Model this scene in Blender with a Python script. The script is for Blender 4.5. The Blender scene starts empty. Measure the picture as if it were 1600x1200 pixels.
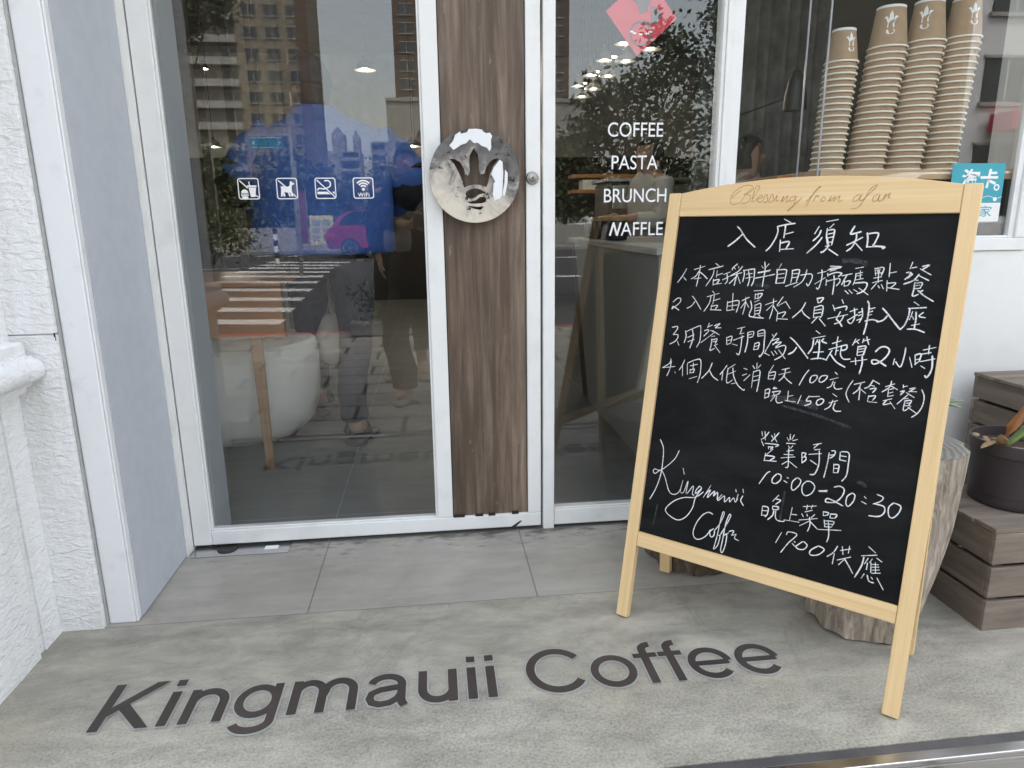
import bpy, bmesh, math, random
import numpy as np
from mathutils import Vector, Matrix, noise

R = math.radians
scene = bpy.context.scene
rnd = random.Random(7)

# ------------------------------------------------------------------ camera
H, D, F = 0.98, 2.0451, 1073.62          # lens height, distance to the shop front, focal length (px of a 1600 px wide frame)
RC = Matrix.Rotation(R(-6.4357), 3, 'Z') @ Matrix.Rotation(R(76.5569), 3, 'X') @ Matrix.Rotation(R(-0.6704), 3, 'Z')
CAM = Vector((0, -D, H))
cd = bpy.data.cameras.new('camera')
cam = bpy.data.objects.new('camera', cd)
scene.collection.objects.link(cam)
cam.matrix_world = Matrix.Translation(CAM) @ RC.to_4x4()
cd.sensor_width = 36
cd.lens = F / 1600 * 36
cd.clip_start = 0.01
cd.clip_end = 2000
scene.camera = cam

# ------------------------------------------------------------------ world and sun (overcast)
SUN_EL, SUN_AZ = 58, 20
w = bpy.data.worlds.new('World')
scene.world = w
w.use_nodes = True
wn = w.node_tree
wn.nodes.clear()
sky = wn.nodes.new('ShaderNodeTexSky')
sky.sky_type = 'NISHITA'
sky.sun_disc = False
sky.sun_elevation = R(SUN_EL)
sky.sun_rotation = R(SUN_AZ)
sky.air_density = 1.6
sky.dust_density = 4.0
hs = wn.nodes.new('ShaderNodeHueSaturation')
hs.inputs['Saturation'].default_value = 0.42
bg = wn.nodes.new('ShaderNodeBackground')
bg.inputs['Strength'].default_value = 0.15
wo = wn.nodes.new('ShaderNodeOutputWorld')
wn.links.new(sky.outputs[0], hs.inputs['Color'])
wn.links.new(hs.outputs[0], bg.inputs['Color'])
wn.links.new(bg.outputs[0], wo.inputs['Surface'])
sl = bpy.data.lights.new('sun', 'SUN')
sl.energy = 0.8
sl.angle = R(25)
sl.color = (1.0, 0.97, 0.92)
so = bpy.data.objects.new('sun', sl)
scene.collection.objects.link(so)
# light travels from the sun towards the scene (sun behind the shop, so the street side is open shade)
sd = Vector((math.sin(R(SUN_AZ)) * math.cos(R(SUN_EL)), math.cos(R(SUN_AZ)) * math.cos(R(SUN_EL)), math.sin(R(SUN_EL))))
so.rotation_euler = (-sd).to_track_quat('-Z', 'Y').to_euler()
so.location = (0, 0, 20)
scene.view_settings.view_transform = 'Standard'
scene.view_settings.look = 'None'
scene.view_settings.gamma = 1
scene.view_settings.exposure = 2.36
scene.cycles.use_denoising = True
scene.cycles.max_bounces = 8
scene.cycles.transparent_max_bounces = 24
scene.cycles.diffuse_bounces = 4
scene.cycles.glossy_bounces = 4
scene.cycles.sample_clamp_indirect = 6

# ------------------------------------------------------------------ measuring helpers
def ray(px, py):
    return RC @ Vector(((px - 800) / F, -(py - 600) / F, -1.0))
def at(px, py, y=0.0):                    # where a sight line meets the plane y
    d = ray(px, py)
    return CAM + d * ((y + D) / d.y)
def atz(px, py, z=0.0):
    d = ray(px, py)
    return CAM + d * ((z - H) / d.z)
def atx(px, py, x):
    d = ray(px, py)
    return CAM + d * (x / d.x)
GY = 0.015                                # glass plane
def mir(p):
    return Vector((p.x, 2 * GY - p.y, p.z))
def M(px, py, ym):                        # a place on the street seen mirrored in the glass
    return mir(at(px, py, ym))
def Mz(px, py, z):
    return mir(atz(px, py, z))

# ------------------------------------------------------------------ materials
def nodes(name):
    m = bpy.data.materials.new(name)
    m.use_nodes = True
    nt = m.node_tree
    return m, nt, nt.nodes['Principled BSDF']
def coords(nt, scale=(1, 1, 1), out='Object', rot=(0, 0, 0)):
    tc = nt.nodes.new('ShaderNodeTexCoord')
    mp = nt.nodes.new('ShaderNodeMapping')
    mp.inputs['Scale'].default_value = scale
    mp.inputs['Rotation'].default_value = rot
    nt.links.new(tc.outputs[out], mp.inputs[0])
    return mp.outputs[0]
def noise_tex(nt, vec, scale, detail=4, rough=.6, dist=0):
    n = nt.nodes.new('ShaderNodeTexNoise')
    n.inputs['Scale'].default_value = scale
    n.inputs['Detail'].default_value = detail
    n.inputs['Roughness'].default_value = rough
    n.inputs['Distortion'].default_value = dist
    nt.links.new(vec, n.inputs['Vector'])
    return n.outputs[0]
def ramp(nt, fac, stops):
    r = nt.nodes.new('ShaderNodeValToRGB')
    el = r.color_ramp.elements
    while len(el) < len(stops):
        el.new(.5)
    for e, (p, c) in zip(el, stops):
        e.position = p
        e.color = (*c, 1) if len(c) == 3 else c
    nt.links.new(fac, r.inputs[0])
    return r.outputs[0]
def mixc(nt, fac, a, b, mode='MIX'):
    mx = nt.nodes.new('ShaderNodeMix')
    mx.data_type = 'RGBA'
    mx.blend_type = mode
    for sock, v in ((mx.inputs[0], fac), (mx.inputs[6], a), (mx.inputs[7], b)):
        if hasattr(v, 'node'):
            nt.links.new(v, sock)
        elif isinstance(v, (int, float)):
            sock.default_value = v
        else:
            sock.default_value = (*v, 1)
    return mx.outputs[2]
def math_n(nt, op, a, b=0.0):
    n = nt.nodes.new('ShaderNodeMath')
    n.operation = op
    for sock, v in zip(n.inputs, (a, b)):
        if hasattr(v, 'node'):
            nt.links.new(v, sock)
        else:
            sock.default_value = v
    return n.outputs[0]
def bump(nt, bsdf, h, strength=.3, dist=.01):
    b = nt.nodes.new('ShaderNodeBump')
    b.inputs['Strength'].default_value = strength
    b.inputs['Distance'].default_value = dist
    nt.links.new(h, b.inputs['Height'])
    nt.links.new(b.outputs[0], bsdf.inputs['Normal'])
def mat(name, col, rough=.5, col2=None, scale=6, detail=5, stretch=(1, 1, 1), metal=0, bmp=0, bscale=40, lo=.35, hi=.65, spec=None, bdist=.01):
    m, nt, b = nodes(name)
    b.inputs['Roughness'].default_value = rough
    b.inputs['Metallic'].default_value = metal
    if spec is not None:
        b.inputs['Specular IOR Level'].default_value = spec
    v = coords(nt, stretch)
    if col2 is None:
        col2 = tuple(c * .86 for c in col)
    f = noise_tex(nt, v, scale, detail)
    nt.links.new(ramp(nt, f, [(lo, col), (hi, col2)]), b.inputs['Base Color'])
    if bmp:
        bump(nt, b, noise_tex(nt, v, bscale, 6), bmp, bdist)
    return m
def emit(name, col, s):
    m, nt, b = nodes(name)
    b.inputs['Base Color'].default_value = (*col, 1)
    b.inputs['Emission Color'].default_value = (*col, 1)
    b.inputs['Emission Strength'].default_value = s
    return m
def glass_mat(name, r0=.045, tint=(.98, .988, .983)):
    m = bpy.data.materials.new(name)
    m.use_nodes = True
    nt = m.node_tree
    nt.nodes.clear()
    lw = nt.nodes.new('ShaderNodeLayerWeight')
    lw.inputs['Blend'].default_value = .5
    p5 = math_n(nt, 'POWER', lw.outputs['Facing'], 5.0)
    f = math_n(nt, 'ADD', math_n(nt, 'MULTIPLY', p5, 1 - r0), r0)
    t = nt.nodes.new('ShaderNodeBsdfTransparent')
    t.inputs[0].default_value = (*tint, 1)
    g = nt.nodes.new('ShaderNodeBsdfGlossy')
    g.inputs['Roughness'].default_value = 0.0
    mx = nt.nodes.new('ShaderNodeMixShader')
    o = nt.nodes.new('ShaderNodeOutputMaterial')
    nt.links.new(f, mx.inputs[0])
    nt.links.new(t.outputs[0], mx.inputs[1])
    nt.links.new(g.outputs[0], mx.inputs[2])
    nt.links.new(mx.outputs[0], o.inputs[0])
    return m
def wood(name, c1, c2, axis='Z', ring=55, along=2.0, rough=.55, wob=3.0):
    # planks with long grain: a noise drawn out along the grain plus fine dark lines
    m, nt, b = nodes(name)
    b.inputs['Roughness'].default_value = rough
    s = {'X': (along, ring, ring), 'Y': (ring, along, ring), 'Z': (ring, ring, along)}[axis]
    v = coords(nt, s)
    n1 = noise_tex(nt, v, 1.0, 6, .65, wob * .1)
    n2 = noise_tex(nt, v, 4.2, 3, .6)
    c = ramp(nt, n1, [(.3, c1), (.68, c2)])
    c = mixc(nt, math_n(nt, 'MULTIPLY', n2, .35), c, tuple(x * .72 for x in c2))
    nt.links.new(c, b.inputs['Base Color'])
    bump(nt, b, n1, .12, .002)
    return m
def concrete(name):
    m, nt, b = nodes(name)
    v = coords(nt)
    big = noise_tex(nt, v, 1.7, 6, .62, .6)
    mid = noise_tex(nt, coords(nt, (1, 2.2, 1)), 7, 8, .7, .4)
    fine = noise_tex(nt, v, 60, 5, .7)
    speck = noise_tex(nt, v, 170, 3, .6)
    c = ramp(nt, big, [(.32, (.23, .224, .205)), (.5, (.32, .31, .278)), (.68, (.40, .385, .34))])
    c = mixc(nt, .55, c, ramp(nt, mid, [(.3, (.11, .108, .10)), (.48, (.30, .29, .26)), (.66, (.50, .48, .425))]))
    sep = nt.nodes.new('ShaderNodeSeparateXYZ')
    nt.links.new(coords(nt), sep.inputs[0])
    # worn coarse surface towards the street, trowelled nearer the door
    mr = nt.nodes.new('ShaderNodeMapRange')
    mr.inputs['From Min'].default_value = -.62
    mr.inputs['From Max'].default_value = -.30
    mr.inputs['To Min'].default_value = 1
    mr.inputs['To Max'].default_value = 0
    nt.links.new(math_n(nt, 'ADD', sep.outputs['Y'], math_n(nt, 'MULTIPLY', big, .55)), mr.inputs['Value'])
    rg = mr.outputs[0]
    spk = ramp(nt, speck, [(.38, (.13, .13, .12)), (.5, (.42, .41, .37)), (.7, (.70, .68, .60))])
    c = mixc(nt, math_n(nt, 'MULTIPLY', rg, .28), c, spk)
    ochre = ramp(nt, noise_tex(nt, v, 3.1, 5, .6), [(.55, (0, 0, 0)), (.72, (1, 1, 1))])
    c = mixc(nt, math_n(nt, 'MULTIPLY', ochre, .22), c, (.46, .39, .25))
    stain = ramp(nt, noise_tex(nt, coords(nt, (1, 2.4, 1)), 2.6, 7, .66, .7), [(.50, (0, 0, 0)), (.66, (1, 1, 1))])
    c = mixc(nt, math_n(nt, 'MULTIPLY', stain, .22), c, (.145, .142, .128))
    pale = ramp(nt, noise_tex(nt, coords(nt, (1, 1.6, 1)), 5.5, 8, .7, .5), [(.56, (0, 0, 0)), (.66, (1, 1, 1))])
    c = mixc(nt, math_n(nt, 'MULTIPLY', pale, .4), c, (.47, .455, .405))
    pit = ramp(nt, noise_tex(nt, coords(nt, (1, 1.3, 1)), 95, 2, .5), [(.70, (0, 0, 0)), (.74, (1, 1, 1))])
    c = mixc(nt, math_n(nt, 'MULTIPLY', pit, .5), c, (.10, .10, .09))
    crack = noise_tex(nt, coords(nt, (1, .6, 1)), 2.3, 7, .6, .9)
    cr = ramp(nt, crack, [(.494, (0, 0, 0)), (.5, (1, 1, 1)), (.506, (0, 0, 0))])
    c = mixc(nt, math_n(nt, 'MULTIPLY', cr, .28), c, (.16, .16, .155))
    c = mixc(nt, 1.0, c, (1.0, .972, .905), 'MULTIPLY')
    nt.links.new(c, b.inputs['Base Color'])
    nt.links.new(ramp(nt, mid, [(.3, (.32, .32, .32)), (.7, (.6, .6, .6))]), b.inputs['Roughness'])
    hgt = math_n(nt, 'ADD', math_n(nt, 'MULTIPLY', fine, .6), math_n(nt, 'MULTIPLY', math_n(nt, 'MULTIPLY', speck, rg), 1.2))
    bump(nt, b, hgt, .32, .004)
    return m
def tiles(name, c1, c2, joint, sx, sy, ox, oy, off=0.0, mortar=.0022, rough=.4, grime=False):
    m, nt, b = nodes(name)
    v = coords(nt)
    mp = nt.nodes.new('ShaderNodeMapping')
    mp.inputs['Location'].default_value = (-ox, -oy, 0)
    nt.links.new(v, mp.inputs[0])
    br = nt.nodes.new('ShaderNodeTexBrick')
    br.offset = off
    br.inputs['Scale'].default_value = 1
    br.inputs['Brick Width'].default_value = sx
    br.inputs['Row Height'].default_value = sy
    br.inputs['Mortar Size'].default_value = mortar
    br.inputs['Mortar Smooth'].default_value = .1
    br.inputs['Color1'].default_value = (*c1, 1)
    br.inputs['Color2'].default_value = (*c2, 1)
    br.inputs['Mortar'].default_value = (*joint, 1)
    nt.links.new(mp.outputs[0], br.inputs[0])
    big = noise_tex(nt, v, 3.2, 7, .65, .5)
    streak = noise_tex(nt, coords(nt, (2, 9, 1)), 2.2, 6, .7)
    c = mixc(nt, .55, br.outputs[0], ramp(nt, big, [(.3, (.62, .62, .62)), (.7, (1.25, 1.25, 1.25))]), 'MULTIPLY')
    c = mixc(nt, .5, c, ramp(nt, streak, [(.3, (.7, .7, .7)), (.7, (1.2, 1.2, 1.2))]), 'MULTIPLY')
    if grime:
        sep = nt.nodes.new('ShaderNodeSeparateXYZ')
        nt.links.new(v, sep.inputs[0])
        mr = nt.nodes.new('ShaderNodeMapRange')
        mr.inputs['From Min'].default_value = -.16
        mr.inputs['From Max'].default_value = .02
        nt.links.new(sep.outputs['Y'], mr.inputs['Value'])
        gn = math_n(nt, 'ADD', math_n(nt, 'MULTIPLY', noise_tex(nt, coords(nt, (1, 3, 1)), 9, 7, .7), 1.0), math_n(nt, 'MULTIPLY', mr.outputs[0], .25))
        gm = ramp(nt, gn, [(.66, (0, 0, 0)), (.80, (1, 1, 1))])
        c = mixc(nt, math_n(nt, 'MULTIPLY', gm, .75), c, (.035, .033, .03))
        sn = ramp(nt, noise_tex(nt, coords(nt, (1, 1.5, 1)), 26, 6, .75), [(.62, (0, 0, 0)), (.72, (1, 1, 1))])
        c = mixc(nt, math_n(nt, 'MULTIPLY', sn, .25), c, (.5, .49, .46))
    nt.links.new(c, b.inputs['Base Color'])
    b.inputs['Roughness'].default_value = rough
    bump(nt, b, math_n(nt, 'ADD', math_n(nt, 'MULTIPLY', br.outputs['Fac'], -1.0), math_n(nt, 'MULTIPLY', noise_tex(nt, v, 80, 4), .15)), .4, .003)
    return m

MT = {}
MT['white'] = mat('white_paint', (.80, .80, .785), .38, (.70, .70, .675), 9, 7, bmp=.04, bscale=60, lo=.5, hi=.8)
MT['trim'] = mat('smooth_white_paint', (.80, .81, .82), .5, (.66, .67, .68), 14, 8, lo=.55, hi=.8, bmp=.05, bscale=30)
MT['reveal'] = mat('grey_panel', (.54, .57, .62), .6, (.50, .535, .585), 25, 4, bmp=.05, bscale=120)
MT['greywall'] = mat('pale_grey_paint', (.40, .43, .45), .6, (.36, .39, .41), 4)
def stucco():
    m, nt, b = nodes('rough_stucco')
    b.inputs['Roughness'].default_value = .75
    v = coords(nt, (1, 1, 2.0))
    a = noise_tex(nt, v, 34, 5, .55, .8)
    f = noise_tex(nt, v, 120, 3, .6)
    st = noise_tex(nt, coords(nt, (3, 3, .6)), 2.5, 6, .7)
    nt.links.new(ramp(nt, st, [(.45, (.86, .865, .865)), (.78, (.68, .67, .625))]), b.inputs['Base Color'])
    bump(nt, b, math_n(nt, 'ADD', a, math_n(nt, 'MULTIPLY', f, .2)), 1.0, .0085)
    return m
MT['stucco'] = stucco()
MT['wallw'] = mat('white_wall', (.80, .79, .76), .65, (.70, .69, .66), 5, 8, bmp=.25, bscale=180, lo=.5, hi=.85, bdist=.002)
MT['gap'] = mat('dark_gap', (.02, .02, .02), .8)
MT['rubber'] = mat('black_rubber', (.025, .025, .025), .6)
MT['concrete'] = concrete('worn_concrete')
MT['tile'] = tiles('stone_tile', (.365, .345, .302), (.385, .36, .315), (.20, .195, .185), .6, .6, .247 - .6, -.41, rough=.42, grime=True)
MT['floor_in'] = tiles('inside_tile', (.135, .14, .134), (.148, .152, .145), (.26, .27, .26), .6, .6, -.356, .20, rough=.5)
MT['pave'] = tiles('pavement_stone', (.36, .33, .28), (.31, .285, .245), (.05, .045, .04), .6, .3, -.49, -1.887, .5, .014, .7)
MT['pine_z'] = wood('pine_upright', (.76, .56, .315), (.66, .45, .21), 'Z', 95, 2.2)
MT['pine_x'] = wood('pine_rail', (.76, .555, .305), (.63, .42, .19), 'X', 75, 1.2)
MT['greyx'] = wood('weathered_wood_x', (.31, .255, .205), (.12, .092, .07), 'X', 26, 2.5, .8)
MT['greyy'] = wood('weathered_wood_y', (.25, .20, .155), (.095, .073, .055), 'Y', 26, 2.5, .8)
MT['greyz'] = wood('weathered_wood_z', (.22, .185, .155), (.10, .08, .065), 'Z', 26, 2.5, .8)
MT['oak'] = wood('tan_wood', (.52, .26, .10), (.42, .19, .065), 'X', 22, 1.4, .45)
MT['oakz'] = wood('tan_wood_upright', (.48, .27, .12), (.36, .19, .08), 'Z', 30, 1.4, .45)
MT['shelf'] = wood('pale_shelf_wood', (.62, .44, .27), (.48, .32, .18), 'X', 30, 1.4, .5)
def board_mat():
    m, nt, b = nodes('blackboard')
    n = noise_tex(nt, coords(nt, (1, 1, 2.6), rot=(0, .5, 0)), 3.2, 7, .7, .8)
    f = noise_tex(nt, coords(nt), 160, 3, .6)
    c = ramp(nt, n, [(.40, (.0065, .0067, .007)), (.75, (.017, .0175, .018))])
    c = mixc(nt, math_n(nt, 'MULTIPLY', ramp(nt, f, [(.66, (0, 0, 0)), (.74, (1, 1, 1))]), .10), c, (.10, .10, .10))
    nt.links.new(c, b.inputs['Base Color'])
    b.inputs['Roughness'].default_value = .6
    b.inputs['Specular IOR Level'].default_value = .08
    return m
MT['black'] = board_mat()
def chalk():
    m, nt, b = nodes('white_chalk')
    b.inputs['Roughness'].default_value = .95
    v = coords(nt)
    n = noise_tex(nt, v, 420, 3, .7)
    n2 = noise_tex(nt, v, 40, 3, .6)
    f = math_n(nt, 'ADD', math_n(nt, 'MULTIPLY', n, .7), math_n(nt, 'MULTIPLY', n2, .5))
    nt.links.new(ramp(nt, f, [(.40, (.16, .16, .165)), (.58, (.70, .70, .695))]), b.inputs['Base Color'])
    return m
MT['chalk'] = chalk()
def haze_chalk():
    m, nt, b = nodes('wiped_chalk')
    b.inputs['Roughness'].default_value = .95
    n = noise_tex(nt, coords(nt, (1, 1, 1)), 130, 4, .7)
    nt.links.new(ramp(nt, n, [(.45, (.012, .012, .013)), (.75, (.085, .085, .085))]), b.inputs['Base Color'])
    return m
MT['haze'] = haze_chalk()
MT['engrave'] = mat('burnt_engraving', (.40, .22, .07), .7, (.30, .16, .05), 40)
MT['inlay'] = mat('bronze_inlay', (.040, .032, .028), .55, (.066, .052, .044), 5, 6, spec=.35)
MT['grout'] = mat('pale_grout', (.44, .44, .43), .8, (.36, .36, .35), 40)
MT['steel'] = mat('brushed_steel', (.62, .62, .62), .22, (.50, .50, .50), 4, 5, (1, 60, 60), 1.0)
MT['dark_strip'] = mat('dark_strip', (.09, .085, .085), .45, (.06, .057, .057), 20)
MT['chrome'] = mat('polished_metal', (.72, .72, .71), .16, (.6, .6, .6), 10, metal=1)
MT['vinyl'] = mat('white_vinyl', (.86, .86, .86), .45, (.84, .84, .84), 3)
MT['kraft'] = mat('kraft_paper', (.40, .28, .172), .8, (.355, .245, .148), 30)
MT['paper'] = mat('cream_paper', (.90, .86, .76), .7, (.86, .82, .72), 30)
MT['papw'] = mat('white_paper', (.82, .82, .80), .7, (.78, .78, .76), 30)
MT['teal'] = mat('teal_print', (.045, .36, .44), .5, (.04, .33, .41), 8)
MT['red'] = mat('red_paper', (.62, .055, .075), .6, (.55, .045, .06), 12)
MT['darkred'] = mat('dark_red_print', (.20, .03, .035), .6)
MT['inkgrey'] = mat('grey_print', (.16, .12, .12), .6)
MT['pot'] = mat('brown_plastic_pot', (.040, .030, .032), .5, (.055, .042, .043), 6, spec=.4)
MT['soil'] = mat('potting_soil', (.07, .05, .035), .95, (.14, .10, .07), 60, bmp=.8, bscale=90)
MT['leafg'] = mat('green_leaf', (.10, .19, .05), .5, (.16, .20, .05), 12)
MT['dryleaf'] = mat('dry_leaf', (.40, .34, .18), .7, (.24, .09, .05), 18)
MT['stem'] = mat('orange_stem', (.32, .12, .03), .6, (.20, .09, .03), 20)
MT['sage'] = mat('grey_green_leaf', (.22, .28, .18), .6, (.16, .21, .12), 12)
MT['leaf1'] = mat('dark_foliage', (.030, .045, .018), .6, (.055, .075, .028), 3)
MT['leaf2'] = mat('mid_foliage', (.06, .085, .03), .6, (.10, .12, .045), 3)
MT['bark'] = mat('tree_bark', (.10, .085, .07), .9, (.06, .05, .04), 14, stretch=(1, 1, .2))
MT['asphalt'] = mat('asphalt', (.062, .062, .064), .85, (.045, .045, .047), 30, bmp=.3, bscale=200)
MT['roadpaint'] = mat('road_paint', (.70, .70, .68), .7, (.5, .5, .48), 18)
MT['kerb'] = mat('kerb_stone', (.26, .25, .24), .8, (.2, .19, .18), 12)
MT['redpaint'] = mat('red_kerb_paint', (.40, .07, .07), .7)
MT['towerbeige'] = mat('beige_tiles', (.25, .215, .165), .8, (.22, .19, .145), .2)
MT['towerbrown'] = mat('brown_tiles', (.125, .082, .060), .8, (.105, .07, .05), .3)
MT['darkblock'] = mat('dark_olive_block', (.055, .052, .040), .8, (.04, .038, .03), .4)
MT['palestone'] = mat('pale_render', (.32, .31, .28), .8, (.28, .27, .24), .3)
MT['whitebld'] = mat('white_render', (.70, .70, .70), .7, (.62, .62, .62), .4)
MT['winglass'] = mat('dark_window', (.05, .06, .065), .12, (.035, .04, .045), .5)
MT['winwhite'] = mat('window_surround', (.36, .35, .32), .7)
MT['carglass'] = mat('car_glass', (.01, .011, .012), .06)
MT['tyre'] = mat('tyre_rubber', (.018, .018, .018), .8)
MT['rim'] = mat('alloy_rim', (.5, .5, .5), .3, metal=1)
MT['magenta'] = mat('magenta_car_paint', (.27, .015, .085), .2, (.28, .014, .08), 2)
MT['whitecar'] = mat('white_car_paint', (.75, .75, .75), .25)
MT['taill'] = mat('tail_light', (.45, .02, .02), .2)
MT['signgreen'] = mat('green_sign', (.02, .22, .20), .5)
MT['yellow'] = mat('yellow_board', (.68, .62, .28), .6, (.62, .56, .22), 3)
MT['skin'] = mat('skin', (.46, .28, .20), .55, (.40, .23, .16), 12)
MT['jacket'] = mat('blue_jacket', (.075, .19, .60), .75, (.055, .14, .46), 7, bmp=.5, bscale=14, bdist=.02)
MT['navy'] = mat('black_elbow_cloth', (.012, .012, .014), .8)
MT['trouser'] = mat('charcoal_trousers', (.045, .045, .058), .85, (.032, .032, .042), 30)
MT['cap'] = mat('dark_cap', (.022, .024, .030), .85, (.032, .034, .04), 30)
MT['slip'] = mat('black_slipper', (.03, .032, .032), .5)
MT['olive'] = mat('olive_trousers', (.055, .042, .026), .85, (.042, .032, .02), 30)
MT['coat'] = mat('black_coat', (.008, .008, .009), .85)
MT['shoew'] = mat('pale_shoe', (.38, .36, .33), .7)
MT['shirt'] = mat('white_shirt', (.62, .61, .57), .8, (.52, .51, .47), 9)
MT['hair'] = mat('black_hair', (.010, .009, .009), .5, (.02, .018, .017), 30, stretch=(1, 1, .2))
MT['counter'] = mat('grey_plaster', (.33, .33, .30), .6, (.295, .295, .265), 3)
MT['cream'] = mat('cream_fabric', (.60, .57, .48), .85, (.54, .51, .42), 10, bmp=.3, bscale=30)
MT['whiteseat'] = mat('white_leather', (.84, .84, .78), .5, (.80, .80, .74), 6)
MT['curtain'] = mat('grey_curtain', (.26, .26, .25), .85, (.13, .13, .12), 8)
MT['curtainpale'] = mat('clear_plastic', (.45, .47, .50), .2)
MT['oliveWall'] = mat('olive_wall', (.17, .16, .115), .7, (.12, .112, .078), 3)
MT['browndark'] = mat('dark_brown_panel', (.06, .033, .018), .5)
MT['gloom'] = mat('room_gloom_tone', (.035, .03, .026), .6)  # near-black tone: dimness of the deep room put into the colour
MT['nickel'] = mat('worn_nickel', (.42, .41, .40), .38, (.3, .29, .28), 60, metal=1)
MT['innerwall'] = mat('inner_wall', (.62, .61, .57), .8, (.33, .33, .32), 2)
MT['ceil'] = mat('inner_ceiling', (.30, .30, .31), .8)
MT['mullion'] = mat('grey_brown_mullion', (.20, .18, .155), .5, (.16, .145, .12), 4)
MT['glass'] = glass_mat('window_glass', .060)
MT['acrylic'] = glass_mat('acrylic', .05, (.96, .97, .98))
MT['lampglow'] = emit('lamp_glow', (1.0, .80, .48), 2.5)
MT['lampdim'] = emit('lamp_glow_dim', (1.0, .72, .42), 1.3)
MT['shade'] = mat('lamp_shade', (.07, .068, .06), .5)
MT['dark'] = mat('dark_metal', (.02, .02, .02), .45)
MT['jarlid'] = mat('wooden_lid', (.45, .30, .14), .6)
MT['jar'] = mat('dark_jar', (.035, .035, .035), .15)
MT['orange'] = mat('orange_paint', (.5, .10, .02), .5)

# dark worn wood laminate on the door
def door_wood():
    m, nt, b = nodes('worn_brown_panel')
    v = coords(nt, (30, 30, 1.6))
    n = noise_tex(nt, v, 1.2, 7, .68, .3)
    big = noise_tex(nt, coords(nt, (6, 6, 1.1)), 1.4, 5, .6)
    c = ramp(nt, n, [(.28, (.050, .033, .023)), (.5, (.130, .092, .066)), (.72, (.255, .20, .155))])
    c = mixc(nt, .6, c, ramp(nt, big, [(.32, (.48, .42, .38)), (.68, (1.4, 1.36, 1.32))]), 'MULTIPLY')
    sc = noise_tex(nt, coords(nt, (60, 60, 14)), 1.0, 4, .6)
    c = mixc(nt, math_n(nt, 'MULTIPLY', ramp(nt, sc, [(.66, (0, 0, 0)), (.72, (1, 1, 1))]), .4), c, (.34, .28, .23))
    nt.links.new(c, b.inputs['Base Color'])
    b.inputs['Roughness'].default_value = .5
    bump(nt, b, n, .1, .001)
    return m
MT['doorwood'] = door_wood()
def badge_mat():
    m, nt, b = nodes('peeling_plate')
    v = coords(nt)
    n = noise_tex(nt, v, 17, 8, .68, .6)
    n2 = noise_tex(nt, v, 60, 5, .7)
    sep = nt.nodes.new('ShaderNodeSeparateXYZ')
    nt.links.new(v, sep.inputs[0])
    g = math_n(nt, 'ADD', math_n(nt, 'MULTIPLY', sep.outputs['Y'], 0.0), math_n(nt, 'ADD', math_n(nt, 'MULTIPLY', sep.outputs['Z'], 1.9), math_n(nt, 'ADD', math_n(nt, 'MULTIPLY', sep.outputs['X'], .7), n)))   # corrosion strongest on the upper half
    c = ramp(nt, g, [(.24, (.66, .60, .50)), (.42, (.46, .42, .37)), (.54, (.19, .18, .17)), (.80, (.07, .066, .065))])
    sp = ramp(nt, math_n(nt, 'ADD', n2, math_n(nt, 'MULTIPLY', n, .4)), [(.80, (0, 0, 0)), (.83, (1, 1, 1))])
    c = mixc(nt, sp, c, (.035, .03, .03))
    nt.links.new(c, b.inputs['Base Color'])
    b.inputs['Roughness'].default_value = .7
    b.inputs['Specular IOR Level'].default_value = .25
    bump(nt, b, n, .3, .003)
    return m
MT['badge'] = badge_mat()
def stump_mat(name, c1, c2):
    m, nt, b = nodes(name)
    v = coords(nt, (1, 1, .16))
    n = noise_tex(nt, v, 64, 7, .72, .8)
    n2 = noise_tex(nt, coords(nt, (1, 1, .5)), 9, 5, .6)
    c = ramp(nt, n, [(.3, tuple(x * .22 for x in c1)), (.47, c2), (.66, c1)])
    c = mixc(nt, .5, c, ramp(nt, n2, [(.3, (.55, .5, .45)), (.65, (1.2, 1.2, 1.2))]), 'MULTIPLY')
    nt.links.new(c, b.inputs['Base Color'])
    b.inputs['Roughness'].default_value = .9
    bump(nt, b, n, 1.0, .0085)
    return m
MT['stump'] = stump_mat('weathered_log', (.56, .49, .40), (.32, .27, .215))
MT['barkdark'] = stump_mat('dark_log_bark', (.20, .15, .11), (.10, .075, .055))
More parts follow.
